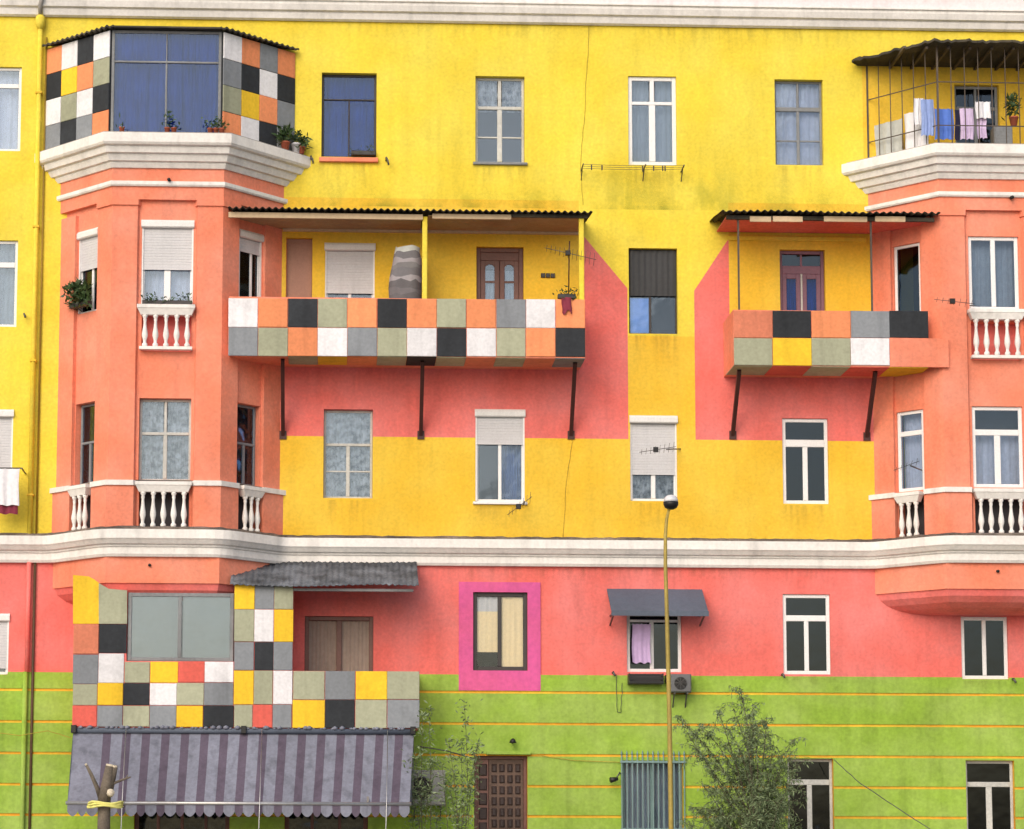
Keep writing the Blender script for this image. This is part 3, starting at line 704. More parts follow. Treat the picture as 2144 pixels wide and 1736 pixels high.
def bay(xc, which):
    Fs = bay_frames(xc, REC)
    zf = lambda y: bay_z(y, BP-REC)
    # window openings (facet centred) -------------------------------------------------
    f3 = (zf(640), zf(461)); f2 = (zf(1006), zf(834)); lowgap = (zf(1108), zf(1012))
    fx = lambda F, w_, ln: (ln/2-w_/2, ln/2+w_/2)
    spec = []
    for i, (F, ln) in enumerate(Fs):
        hw_ = 1.02 if i == 1 else .62
        a, b = fx(F, hw_, ln)
        spec.append((F, ln, a, b))
    core = MB()
    for i, (F, ln, a, b) in enumerate(spec):
        core.fr = F
        z3 = f3 if i == 1 else (zf(643), zf(468))
        if which == 'right':
            z3 = (zf(630), zf(474)) if i == 1 else (zf(640), zf(478))
        hs = [(a, b, *z3), (a, b, *f2), (a+.02, b-.02, *lowgap)]
        if i == 1: hs.append((a+.02, b-.02, zf(736), zf(655)))
        core.walls(ln, ZB_bot-.02, ZB_top, hs, 0, .24)
        if which == 'left':
            if i == 1: window(F, hs[0], shutter=.42, box=True, mw=.13, curtain='curtain_white', inset=.06, back=.24, room=.4, mar=.04)
            else: window(F, hs[0], shutter=(.74 if i == 2 else .52), box=True, mull=(.62,), fw=.05, inset=.06, back=.24, room=.3, mar=.04, glass_m='glass_dark')
            if i == 1: window(F, hs[1], frame='old_white', fw=.05, transom=.58, tw=.06, mw=.08, curtain='curtain_lace', mull_top=True, inset=.13, back=.24, room=.4, mar=.04, sill='ledge')
            else: window(F, hs[1], frame='grey_wood', fw=.05, transom=.52, tw=.05, mull=(.5,), curtain='curtain_lace', inset=.13, back=.24, room=.3, mar=.04, sill='ledge')
        else:
            if i == 1: window(F, hs[0], fw=.075, mw=.09, curtain='curtain_grey', inset=.04, back=.24, room=.4, mar=.04)
            else: window(F, hs[0], fw=.06, mull=(), glass_m='glass_dark', inset=.04, back=.24, room=.3, mar=.04)
            if i == 1: window(F, hs[1], fw=.075, transom=.68, tw=.12, mw=.12, curtain='curtain_white', curtain_rng=(0, 1, 0, .68), inset=.04, back=.24, room=.4, mar=.04)
            else: window(F, hs[1], fw=.07, transom=.72, tw=.10, mull=(), curtain='curtain_white', inset=.04, back=.24, room=.3, mar=.04)
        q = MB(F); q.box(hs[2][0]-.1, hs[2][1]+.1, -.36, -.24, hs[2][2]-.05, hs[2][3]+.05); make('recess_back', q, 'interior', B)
        if i == 1: q = MB(F); q.box(a-.1, b+.1, -.34, -.22, zf(740), zf(650)); make('recess_back', q, 'coral', B)  # recess added to deepen the shade behind the upper balusters
        n_ = REC+.02
        nb = 5 if i == 1 else 3
        balustrade(F, ln/2, (hs[2][1]-hs[2][0])+(.02 if i == 1 else -.08), zf(1011), zf(1112), n_, nb)
        if i == 1 : balustrade(F, ln/2, 1.04, zf(642) if which == 'left' else zf(632), zf(735), n_, nb)
    make('bay', core, 'salmon', B, base=(xc, 0, ZB_bot))
    # pilasters wrapping the corners, and at the wall ---------------------------------------
    P = [Vector(p) for p in bay_path(xc)]; Q = [Vector(p) for p in bay_path(xc, -REC-.005)]
    def wrap(i, l1, l2, off):
        o = [Vector(p) for p in bay_path(xc, off)]
        t1 = (o[i-1]-o[i]).normalized(); t2 = (o[i+1]-o[i]).normalized()
        return [o[i]+t1*l1, o[i], o[i]+t2*l2, Q[i]+t2*l2, Q[i], Q[i]+t1*l1]
    def endp(i, j, l, off):
        o = [Vector(p) for p in bay_path(xc, off, .2)]
        t = (P[j]-P[i]).normalized(); e = P[i]+t*l
        no = (o[i]-P[i]) - t*((o[i]-P[i]).dot(t))
        return [o[i], e+no, Q[i]+t*l, Q[i]-t*.2] if i == 0 else [Q[i]-t*.2, Q[i]+t*l, e+no, o[i]]
    lp_f, lp_s = .50, .44
    zped, zcap = zf(1008), zf(433)
    for i in (1, 2):
        a, b = (lp_s, lp_f) if i == 1 else (lp_f, lp_s)
        q = MB(); q.prism([tuple(p) for p in wrap(i, a, b, 0)], ZB_bot, zcap); pl = make('pilaster', q, 'salmon', B)
        q = MB(); q.prism([tuple(p) for p in wrap(i, a+.03, b+.03, .05)], ZB_bot-.01, zped-.1); make('pedestal', q, 'salmon', pl)
        q = MB(); q.prism([tuple(p) for p in wrap(i, a+.04, b+.04, .09)], zped-.1, zped); make('pedestal_cap', q, 'trim', pl)
        q = MB(); q.prism([tuple(p) for p in wrap(i, a+.03, b+.03, .035)], zcap, zf(421)); make('capital', q, 'salmon', pl)
    for i, j in ((0, 1), (3, 2)):
        q = MB(); q.prism([tuple(p) for p in endp(i, j, .46, 0)], ZB_bot, zcap); pl = make('pilaster', q, 'salmon', B)
        q = MB(); q.prism([tuple(p) for p in endp(i, j, .49, .05)], ZB_bot-.01, zped-.1); make('pedestal', q, 'salmon', pl)
        q = MB(); q.prism([tuple(p) for p in endp(i, j, .50, .09)], zped-.1, zped); make('pedestal_cap', q, 'trim', pl)
    # entablature, white ring, big white cornice ------------------------------------------------
    zr0, zr1 = bay_z(390, BP+.06), bay_z(380, BP+.06)
    q = MB(); q.sweep(bay_path(xc, 0, .3), [(-.1, zf(421)), (.015, zf(421)), (.015, zr0), (-.1, zr0)]); make('frieze', q, 'salmon', B)
    q = MB(); q.sweep(bay_path(xc, 0, .3), [(-.1, zr0), (.055, zr0), (.075, zr0+.03), (.075, zr1), (-.1, zr1)]); make('string_course', q, 'trim', B)
    zc0, zc1 = bay_z(351, BP+.1), bay_z(278, BP+.40)
    q = MB(); q.sweep(bay_path(xc, 0, .3), [(-.1, zr1), (.02, zr1), (.02, zc0), (-.1, zc0)]); make('frieze', q, 'salmon', B)
    hh = zc1-zc0
    pr = [(-.1, zc0), (.06, zc0), (.10, zc0+.12*hh), (.10, zc0+.17*hh), (.16, zc0+.19*hh), (.20, zc0+.34*hh), (.20, zc0+.39*hh), (.27, zc0+.41*hh), (.30, zc0+.56*hh), (.30, zc0+.60*hh), (.37, zc0+.63*hh), (.40, zc0+.70*hh), (.40, zc1), (-.1, zc1)]
    q = MB(); q.sweep(bay_path(xc, 0, .45), pr); make('cornice', q, 'trim', B)
    mb = MB(); o = bay_path(xc, .38, .3); mb.prism(o[::-1], zc1, zc1+.02); make('balcony_floor', mb, 'concrete', B)
    # apron below the middle cornice and its curved corbel
    za = bay_z(1221, BP+.02)
    q = MB(); q.sweep(bay_path(xc, 0, .3), [(-.12, za), (.02, za), (.02, ZB_bot+.02), (-.12, ZB_bot+.02)]); make('apron', q, 'salmon', B)
    st = [(-.01, za+.001)] + [(-.01-.75*(1-math.cos(k*math.pi/10)), za-.42*math.sin(k*math.pi/10)) for k in range(1, 6)]
    P_ = []; 
    q = MB()
    rings = [bay_path(xc, o_, .3) for o_, _ in st]
    for ring, (_, z_) in zip(rings, st): P_ += [Vector((x, y, z_)) for x, y in ring]
    q.add(P_, [(i*4+k, (i+1)*4+k, (i+1)*4+k+1, i*4+k+1) for i in range(len(st)-1) for k in range(3)] + [tuple((len(st)-1)*4+k for k in range(4))])
    make('corbel', q, 'coral', B)
    for y, pxo in ((378, 0.02),) if which == 'left' else ((392, .35),):
        q = MB(); q.tube([(xc+pxo, -BP+.02, bay_z(y)), (xc+pxo, -BP-.14, bay_z(y)-.02)], .035, 8); make('drain_spout', q, 'black', B)
    for dx in (-.25, ) if which == 'left' else (-.1,):
        q = MB(); q.tube([(xc+dx, -BP+.02, bay_z(1183)), (xc+dx, -BP-.07, bay_z(1183)-.01)], .03, 8); make('drain_spout', q, 'black', B)
    return zc1
XC1, XC2 = X(355, 800), X(2054, 800)
ZCORN = bay(XC1, 'left'); bay(XC2, 'right')

# ---- middle cornice running round the bays -----------------------------------
def soft(path, r=.25):
    out = [path[0]]
    for i in range(1, len(path)-1):
        a, b, c = Vector(path[i-1]), Vector(path[i]), Vector(path[i+1])
        t1, t2 = (a-b).normalized(), (c-b).normalized(); p, q = b+t1*r, b+t2*r
        for k in range(5):
            s = k/4; out.append(tuple(p*(1-s)**2 + b*2*s*(1-s) + q*s*s))
    out.append(path[-1]); return out
core = [(XL, 0)] + bay_path(XC1, .02) + bay_path(XC2, .02) + [(XR, 0)]
path = soft(core)
H_ = ZC1-ZC0
pr = [(-.05, ZC0), (.07, ZC0), (.10, ZC0+.10*H_), (.10, ZC0+.34*H_), (.13, ZC0+.38*H_), (.13, ZC0+.44*H_), (.19, ZC0+.47*H_), (.24, ZC0+.60*H_), (.27, ZC0+.66*H_), (.27, ZC1), (-.05, ZC1+.01)]
q = MB(); q.sweep(path, pr); make('cornice', q, 'trim', B, base=(0, 0, ZC0))
dense = []
for a, b in zip(path[:-1], path[1:]):
    k = max(1, int((Vector(b)-Vector(a)).length/.12))
    dense += [(a[0]+(b[0]-a[0])*i/k, a[1]+(b[1]-a[1])*i/k) for i in range(k)]
dense.append(path[-1])
q = MB(); q.sweep(dense, [(-.04, ZC1-.005), (.255, ZC1-.005), (.25, ZC1+.035), (.10, ZC1+.075), (-.04, ZC1+.085)], jag=.012); make('cornice_ledge', q, 'ledge', B, base=(0, 0, ZC1))
# ---- top cornice
T0 = ZTOP
q = MB(); q.sweep([(XL, 0), (XR, 0)], [(-.02, T0), (.04, T0-.03), (.10, T0), (.13, T0+.09), (.13, T0+.13), (.20, T0+.15), (.24, T0+.26), (.24, T0+.31), (.28, T0+.33), (.28, T0+.36), (-.02, T0+.36)])
make('top_cornice', q, 'trim', B, base=(0, 0, T0))
q = MB(); q.sweep([(XL, 0), (XR, 0)], [(-.02, T0+.36), (.22, T0+.36), (.22, T0+.95), (-.02, T0+.95)]); make('fascia', q, 'trim_lilac', B, base=(0, 0, T0+.36))
q = MB(); q.sweep([(XL, 0), (XR, 0)], [(-.02, T0+.95), (.26, T0+.95), (.5, T0+1.1), (.5, T0+1.25), (-.02, T0+1.25)]); make('eaves', q, 'trim', B, base=(0, 0, T0+.95))

# ---- coloured panels ---------------------------------------------------------
def pan(px, d, c, parent, fr=FACADE):
    x0, x1, z0, z1 = RECT(*px, d); q = MB(fr); j = lambda: random.uniform(.001, .009)
    q.bbox(x0+j(), x1-j(), d, d+.016+random.uniform(0, .012), z0+j(), z1-j(), .007)
    return make('panel', q, PC[c], parent)
def corrugated(name, x0, x1, yf, zf_, yb, zb, parent, mat, pitch=.11, amp=.022, th=.012, label=None, jag=0.0, sag=0.0):
    q = MB(); k = int((x1-x0)/pitch*6); P = []
    for row, (y, z_) in enumerate(((yf, zf_), (yf*.66+yb*.34, zf_*.66+zb*.34), (yf*.33+yb*.67, zf_*.33+zb*.67), (yb, zb))):
        for i in range(k+1):
            x = x0+(x1-x0)*i/k
            j = (random.uniform(-jag, jag) + jag*1.5*math.sin(x*2.3+row)) 
            for dz in (0, th): P.append(Vector((x, y+(j if row == 0 else 0), z_+amp*math.sin(2*math.pi*i/6)+dz+j*.6+sag*math.sin(x*1.3))))
    n = (k+1)*2; fs = []
    for r_ in range(3):
        for i in range(k):
            a = r_*n+i*2
            fs += [(a, a+2, a+n+2, a+n), (a+1, a+n+1, a+n+3, a+3)]
    for i in range(k):
        a = i*2; fs.append((a, a+1, a+3, a+2)); a = 3*n+i*2; fs.append((a, a+2, a+3, a+1))
    q.add(P, fs, 0, True)
    return make(name, q, mat, parent, label)

# long balcony --------------------------------------------------------------
DB = 1.20
x0, x1, z0, z1 = RECT(478, 625, 1225, 746, DB)
mb = MB()
mb.box(x0, x1, DB-.10, DB-.001, z0, z1); mb.box(x1-.1, x1-.001, .0, DB-.102, z0+.001, z1-.001); mb.box(x0+.02, x1-.102, .0, DB-.102, z0+.002, z0+.16)
BAL = make('balcony', mb, 'salmon', B, 'long balcony faced with two rows of coloured squares')
rows = ['wodsodosogwo', 'gsowgswdwsod']
xs = [478+(1225-478)*i/12 for i in range(13)]
for j, row in enumerate(rows):
    for i, c in enumerate(row):
        t0, t1 = (625, 686) if j == 0 else (686, 746)
        off = (xs[i]-478)/747*3
        pan((xs[i], t0+off*.6, xs[i+1], t1+off*.6), DB, c, BAL)
for i, c in enumerate('aasyosdsasag'):
    if c == 'a' and i in (0, 1): continue
    a, b = X(xs[i], 746, DB), X(xs[i+1], 746, DB)
    q = MB(); q.box(a+.004, b-.004, .35, DB-.01, z0-.014, z0-.001); make('panel', q, PC[c], BAL)
for px in (592, 882, 1198):
    xx = X(px, 850, .3); q = MB(); zb = Z(915, px); q.bar((xx, .03, zb), (xx, -.85, z0-.02), .075, .09); q.box(xx-.07, xx+.07, .0, .03, zb-.05, zb+.12); make('strut', q, 'strut', B)
# its roof, soffit, fascia and posts
zr = Z(441, 860, DB+.15)
xa_, xb_ = X(477, 440, DB+.15), X(1240, 440, DB+.15)
CAN = corrugated('canopy', xa_, xb_, -DB-.18, zr, .0, zr+.16, B, 'roof_rust', pitch=.13, amp=.022, label='dark corrugated roof over the long balcony')
x0, x1, zz0, zz1 = RECT(478, 446, 885, 457, DB+.05)
q = MB(); q.box(x0, x1, DB-.03, DB+.03, zz0, zz1); make('fascia_board', q, 'fascia', CAN)
x0, x1, zz0, zz1 = RECT(905, 448, 1070, 458, DB+.05)
q = MB(); q.box(x0, x1, DB-.03, DB+.03, zz0, zz1); make('fascia_board', q, 'fascia', CAN)
x0, x1, zz0, zz1 = RECT(1071, 448, 1232, 457, DB+.05)
q = MB(); q.box(x0, x1, DB-.03, DB+.02, zz0+.02, zz1); make('beam', q, 'roof_rust', CAN)
for a, b in ((xa_+.1, X(884, 450, DB)), (X(896, 450, DB), xb_-.15)):
    n_ = 4
    for i in range(n_):
        q = MB(); y0_, y1_ = .05+(DB-.09)*i/n_, .05+(DB-.09)*(i+1)/n_-.008
        q.box(a, b, y0_, y1_, zz0+.04, zz0+.06); make('soffit_board', q, 'soffit', CAN)
q = MB(); xx0, xx1, za, zb = RECT(592, 480, 1213, 489, 0); q.bbox(xx0, xx1, .0, .07, za, zb); make('wall_plate', q, 'fascia', CAN)
for px in (889, 1217):
    q = MB(); xx = X(px, 540, DB-.05); q.bbox(xx-.05, xx+.05, DB-.12, DB-.01, z1-.02, zz0+.02, .012); make('post', q, 'yellow', CAN)

# short balcony ----------------------------------------------------------------
x0, x1, z0, z1 = RECT(1535, 651, 1943, 767, DB)
mb = MB()
mb.box(x0, x1, DB-.10, DB-.001, z0, z1); mb.box(x0+.001, x0+.1, .0, DB-.102, z0+.001, z1-.001); mb.box(x0+.102, x1, .0, DB-.102, z0+.002, z0+.16)
BAL2 = make('balcony', mb, 'salmon', B, 'short balcony with five columns of coloured squares')
xs = [1535+(1943-1535)*i/5 for i in range(6)]
for j, row in enumerate(('adogd', 'sysw')):
    for i, c in enumerate(row): pan((xs[i], 651 if j == 0 else 708, xs[i+1], 708 if j == 0 else 766), DB, c, BAL2)
x_e = X(1985, 740, DB); q = MB(); zz_ = Z(708, 1900, DB)
q.slabpoly([(x1-.78, z0+.003), (x_e, z0+.003), (x_e, zz_-.003), (x1-.78, zz_-.003)], DB-.05, DB+.012); make('panel', q, 'salmon', BAL2)
for i, c in enumerate('srsry'):
    a, b = X(xs[i], 766, DB), X(xs[i+1], 766, DB)
    q = MB(); q.box(a+.004, b-.004, .30, DB-.01, z0-.014, z0-.001); make('panel', q, PC[c], BAL2)
for px, py in ((1538, 915), (1820, 918)):
    xx = X(px, 850, .3); q = MB(); zb = Z(py, px); q.bar((xx, .03, zb), (xx, -.85, z0-.02), .075, .09); q.box(xx-.07, xx+.07, .0, .03, zb-.05, zb+.12); make('strut', q, 'strut', B)
zr = Z(446, 1740, DB+.15); xa_, xb_ = X(1508, 450, DB+.15), X(1968, 450, DB+.15)
CAN2 = corrugated('canopy', xa_, xb_, -DB-.2, zr, 0, zr+.14, B, 'roof_rust', pitch=.14, amp=.02, label='ragged dark roof over the short balcony', jag=.02)
for pxs in ((1570, 1614), (1618, 1680), (1725, 1815), (1832, 1895)):
    x0, x1, zz0, zz1 = RECT(pxs[0], 453, pxs[1], 464, DB+.08); q = MB(); q.box(x0, x1, DB+.03, DB+.07, zz0, zz1); make('fascia_board', q, 'fascia', CAN2)
x0, x1, zz0, zz1 = RECT(1520, 452, 1955, 462, DB); q = MB(); q.box(x0, x1, DB-.05, DB+.02, zz0, zz1-.02); make('beam', q, 'roof_rust', CAN2)
q = MB(); q.box(x0, x1, .03, DB-.06, zz0+.05, zz0+.07); make('soffit_board', q, 'coral', CAN2)
q = MB(); xx0, xx1, za, zb = RECT(1524, 497, 1812, 506, 0); q.bbox(xx0, xx1, .0, .06, za, zb); make('wall_plate', q, 'yellow', CAN2)
for px in (1546, 1824):
    q = MB(); xx = X(px, 550, DB-.03); q.bar((xx, -DB+.05, z1-.02), (xx, -DB+.05, zz0+.05), .035); make('post', q, 'cage', CAN2)

# enclosed balcony on the left bay top -----------------------------------------------
ENC_D = 1.20
hwE, hfE = 266/SC, 118/SC
XE = X(357, 200)
ptsE = [Vector((XE-hwE, 0, 0)), Vector((XE-hfE, -ENC_D, 0)), Vector((XE+hfE, -ENC_D, 0)), Vector((XE+hwE, 0, 0))]
zE0, zE1 = ZCORN+.02, Z(66, 355, ENC_D)
FrE = []
for i in range(3):
    u = (ptsE[i+1]-ptsE[i]).normalized(); FrE.append((Frame(ptsE[i], u, (u.y, -u.x, 0)), (ptsE[i+1]-ptsE[i]).length))
mb = MB()
for i in (0, 2):
    F, ln = FrE[i]; mb.fr = F; mb.box(0, ln, -.08, -.001, zE0, zE1)
ENC = make('balcony_enclosure', mb, 'panel_dark', B, 'glazed bay balcony with checkered coloured side panels')
zr_ = [zE0+(zE1-zE0)*k/4 for k in (4, 3, 2, 1, 0)]
for i, rows in ((0, ('owdw', 'dyos', 'wswd', 'gdgo')), (2, ('wogo', 'gdwd', 'syog', 'owdg'))):
    F, ln = FrE[i]
    for j, row in enumerate(rows):
        for k, c in enumerate(row):
            q = MB(F); a, b = ln*k/4, ln*(k+1)/4
            q.bbox(a+.004, b-.004, .0, .018+random.uniform(0, .006), zr_[j+1]+.004, zr_[j]-.004, .006); make('panel', q, PC[c], ENC)
F, ln = FrE[1]
win = window(F, (0.03, ln-.03, zE0+.02, zE1+.02), frame='grey_wood', fw=.06, transom=.70, tw=.04, mw=.035, mull_top=True, glass_m='glass_blue', curtain='curtain_blue', inset=.02, back=.10, room=.8, mar=-.002, folds=22, label='wide blue glazed window of the enclosed bay balcony')
# roof: thin sheet with wavy edge
q = MB(); o = .12
def off_path(pts, o):
    res = []
    for i, p in enumerate(pts):
        ns = []
        if i > 0: t = (pts[i]-pts[i-1]).normalized(); ns.append(Vector((t.y, -t.x, 0)))
        if i < len(pts)-1: t = (pts[i+1]-pts[i]).normalized(); ns.append(Vector((t.y, -t.x, 0)))
        mt_ = ns[0] if len(ns) == 1 else (ns[0]+ns[1])/(1+ns[0].dot(ns[1]))
        res.append(p+mt_*o)
    return res
pe = off_path(ptsE, .14); dense = []
for a, b in zip(pe[:-1], pe[1:]):
    k = int((b-a).length/.028); dense += [a+(b-a)*i/k for i in range(k)]
dense.append(pe[-1])
top, bot, inn = [], [], []
for i, p in enumerate(dense):
    wv = .018*math.sin(i*2*math.pi/5) if (i < len(dense)*.33 or i > len(dense)*.67) else 0
    bot.append(p+Vector((0, 0, zE1+.02+wv))); top.append(p+Vector((0, 0, zE1+.055+wv)))
    inn.append(Vector((XE+(p.x-XE)*.9, .02, zE1+.10)))
n = len(dense)
q.add(bot+top+inn, [(i, i+1, n+i+1, n+i) for i in range(n-1)] + [(n+i, n+i+1, 2*n+i+1, 2*n+i) for i in range(n-1)] + [(i+1, i, 2*n+i, 2*n+i+1) for i in range(n-1)], 0)
make('canopy', q, 'roof_rust', B, 'thin dark roof edge over the enclosed bay balcony')

# caged balcony on the right bay top ----------------------------------------------------
XG = XC2; hwG, hfG = 262/SC, 116/SC
ptsG = [Vector((XG-hwG+.25, 0, 0)), Vector((XG-hfG, -1.22, 0)), Vector((XG+hfG, -1.22, 0)), Vector((XG+hwG-.25, 0, 0))]
zG0, zG1 = ZCORN+.02, Z(90, 2054, 1.5)
pe = off_path(ptsG, .30); pe[0].x -= .14; pe[-1].x += .14
random.seed(17); q = MB(); dn = []
for a, b in zip(pe[:-1], pe[1:]):
    k = int((b-a).length/.07); dn += [a+(b-a)*i/k for i in range(k)]
dn.append(pe[-1]); k = len(dn); P = []
jx = [random.uniform(-.018, .018)+.012*math.sin(i*.55) for i in range(k)]
for lv, (dz, sc_) in enumerate(((0, 1), (.05, 1), (.20, .5))):
    for i, p in enumerate(dn):
        wv = .012*math.sin(i*1.9)
        o_ = Vector((XG+(p.x-XG)*(1 if lv < 2 else .93), (p.y-jx[i]) if lv < 2 else .02, zG1+dz+wv+jx[i]*.5)); P.append(o_)
P += [Vector((XG+(p.x-XG)*.93, .02, zG1+.0)) for p in dn]
q.add(P, [(i, i+1, k+i+1, k+i) for i in range(k-1)] + [(k+i, k+i+1, 2*k+i+1, 2*k+i) for i in range(k-1)] + [(i+1, i, 3*k+i, 3*k+i+1) for i in range(k-1)])
RF = make('canopy', q, 'roof_rust', B, 'dark sheet roof over the caged bay balcony')
q = MB()
for s in range(9):
    x = XG-hfG*1.6+hfG*3.2*s/8; q.bar((x, -.02, zG1-.04), (x, -1.3, zG1-.04), .05)
make('rafter', q, 'cage', RF)
lp = MB()
for a, b in ((ptsG[0], ptsG[1]), (ptsG[1], ptsG[2]), (ptsG[2], ptsG[3])):
    for z_ in (zG0+.04, zG0+.45, zG0+1.35): lp.bar(a+Vector((0, 0, z_)), b+Vector((0, 0, z_)), .018)
CG = make('cage', lp, 'cage', B, 'rusty steel bar cage on the right bay balcony')
for a, b, n_ in ((ptsG[0], ptsG[1], 6), (ptsG[1], ptsG[2], 8), (ptsG[2], ptsG[3], 6)):
    for i in range(n_):
        p = a+(b-a)*i/n_
        thick = .036 if i == 0 else .017
        q = MB(); q.bar(p+Vector((0, 0, zG0)), p+Vector((0, 0, zG1)), thick); make('bar', q, 'cage', CG)

# lower enclosed balcony ------------------------------------------------------
DE = 1.28
mb = MB()
def bk(px, n0=DE-.12, n1=DE-.002):
    x0, x1, z0, z1 = RECT(*px, DE); mb.box(x0+.002, x1-.002, n0, n1, z0+.002, z1-.002)
bk((153, 1235, 266, 1384)); bk((153, 1384, 490, 1523)); bk((490, 1222, 613, 1524)); bk((613, 1405, 878, 1524))
x0 = X(153, 1380, DE); xb = X(878, 1460, DE); xi = X(613, 1300, DE)
zt_, zb_, zp_ = Z(1235, 153, DE), Z(1523, 300, DE), Z(1405, 878, DE)
mb.box(x0+.002, x0+.1, .0, DE-.122, zb_, zt_); mb.box(xb-.1, xb-.002, 0, DE-.122, Z(1524, 870, DE), zp_-.004)
mb.box(xi-.1, xi-.002, 0, DE-.122, zp_, Z(1222, 613, DE)); mb.box(x0+.1, xb-.102, 0, DE-.122, zb_+.004, zb_+.15)
LE = make('balcony_enclosure', mb, 'coral', B, 'patchwork panelled lower balcony above the shop awning')
q = MB(); pts = [(153, 1306), (207, 1306), (207, 1220), (197, 1213), (186, 1207), (153, 1204)]
q.slabpoly([W(x, y, DE) for x, y in pts], DE, DE+.02); make('panel', q, 'panel_yellow', LE)
q = MB(); pts = [(207, 1306), (266, 1306), (266, 1236), (228, 1233), (207, 1221)]
q.slabpoly([W(x, y, DE) for x, y in pts], DE, DE+.021); make('panel', q, 'panel_sage', LE)
G = [(153, 1306, 207, 1370, 'a'), (207, 1306, 266, 1368, 'd'), (152, 1370, 206, 1432, 'g'), (206, 1368, 260, 1430, 'w'),
     (152, 1432, 204, 1477, 's'), (204, 1430, 258, 1477, 'y'), (151, 1477, 203, 1521, 'r'), (203, 1477, 257, 1522, 'g'),
     (260, 1385, 314, 1430, 's'), (314, 1385, 373, 1430, 'y'), (373, 1385, 428, 1429, 'r'), (428, 1385, 489, 1429, 'w'),
     (258, 1430, 313, 1477, 'd'), (313, 1430, 370, 1477, 'w'), (370, 1429, 427, 1477, 's'), (427, 1429, 489, 1477, 'g'),
     (257, 1477, 313, 1522, 's'), (313, 1477, 369, 1523, 'g'), (369, 1477, 425, 1523, 'y'), (425, 1477, 489, 1523, 'd'),
     (490, 1222, 533, 1276, 'y'), (533, 1222, 574, 1276, 'g'), (574, 1222, 614, 1276, 's'),
     (490, 1276, 532, 1344, 's'), (532, 1276, 573, 1344, 'w'), (573, 1276, 614, 1344, 'y'),
     (490, 1344, 532, 1404, 'g'), (532, 1344, 572, 1404, 'd'), (572, 1344, 613, 1404, 'g'),
     (489, 1404, 531, 1475, 'y'), (531, 1404, 571, 1475, 's'), (571, 1404, 612, 1475, 'w'),
     (489, 1475, 529, 1524, 's'), (529, 1475, 570, 1524, 'r'), (570, 1475, 611, 1524, 'g'),
     (613, 1405, 680, 1465, 's'), (680, 1405, 744, 1465, 'g'), (744, 1405, 810, 1465, 'y'), (810, 1405, 878, 1465, 's'),
     (612, 1465, 680, 1525, 'y'), (680, 1465, 743, 1525, 'd'), (743, 1465, 810, 1525, 's'), (810, 1465, 878, 1525, 'g')]
for x0_, y0_, x1_, y1_, c in G: pan((x0_, y0_, x1_, y1_), DE, c, LE)
Fd = Frame((0, -DE, 0))
x0, x1, z0, z1 = RECT(267, 1241, 489, 1384, DE)
win = window(Fd, (x0, x1, z0, z1), frame='grey_wood', fw=.075, mw=.075, mull=(.49,), glass_m='glass', inset=.03, back=.10, room=.3, mar=0.0, label='wide grey framed window with two blank greenish sheets')
for a, b in ((.03, .47), (.52, .96)):
    q = MB(Fd); q.box(x0+(x1-x0)*a, x0+(x1-x0)*b, -.074, -.066, z0+.05, z1-.05); make('blank_sheet', q, 'blank_sage', win)
# corrugated lean-to roof above it
x0, x1 = X(482, 1210, DE), X(876, 1210, DE)
zf_, zb2 = Z(1226, 680, DE+.15), Z(1184, 680, .05)
corrugated('canopy', x0, x1, -DE-.15, zf_, -.12, zb2+.05, B, 'roof_sheet', pitch=.12, amp=.010, label='grey corrugated lean-to roof above the lower balcony', jag=.015, sag=.014)
q = MB(); q.box(x0+.1, x1-.1, DE-.08, DE, zf_-.09, zf_-.04); make('beam', q, 'grey_wood', B)

# drainpipe ------------------------------------------------------------------
xp = X(66, 1000)
dp = MB(); dp.tube([(xp, -.11, ZC1+.05), (xp, -.11, Z(66, 85))], .05, 8); DPIPE = make('drainpipe', dp, 'yellow', B, 'yellow drainpipe at the left with hopper head')
q = MB(); q.lathe((xp, -.11, Z(66, 85)), [(.055, 0), (.10, .10), (.10, .26), (.05, .30), (.05, .5)], 8); make('hopper', q, 'yellow', DPIPE)
q = MB(); q.tube([(xp, -.11, Z(38, 85)), (xp, -.2, Z(20, 85)), (xp+.05, -.3, Z(5, 85))], .045, 8); make('elbow', q, 'concrete', DPIPE)
for py in (200, 480, 760, 1040):
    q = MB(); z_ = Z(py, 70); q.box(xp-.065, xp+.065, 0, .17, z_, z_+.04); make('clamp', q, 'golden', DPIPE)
dp = MB(); dp.tube([(xp, -.09, ZGREEN), (xp, -.09, ZC0)], .045, 8); make('drainpipe', dp, 'coral', B)
dp = MB(); dp.tube([(xp-.03, -.09, .12), (xp-.03, -.09, ZGREEN)], .05, 8); make('drainpipe', dp, 'green', B)

dp = MB(); dp.tube([(xp+.11, -.035, .12), (xp+.11, -.035, ZC0+.0)], .03, 6); make('drainpipe_shade', dp, 'pipe_shade_dark', B)  # added thin tube, dark to stand for the drainpipe's shade
dp = MB(); dp.tube([(xp+.12, -.03, ZC1+.06), (xp+.12, -.03, Z(80, 85))], .022, 6); make('drainpipe_shade', dp, 'pipe_shade_olive', B)  # added olive tube, the shade line along the yellow pipe
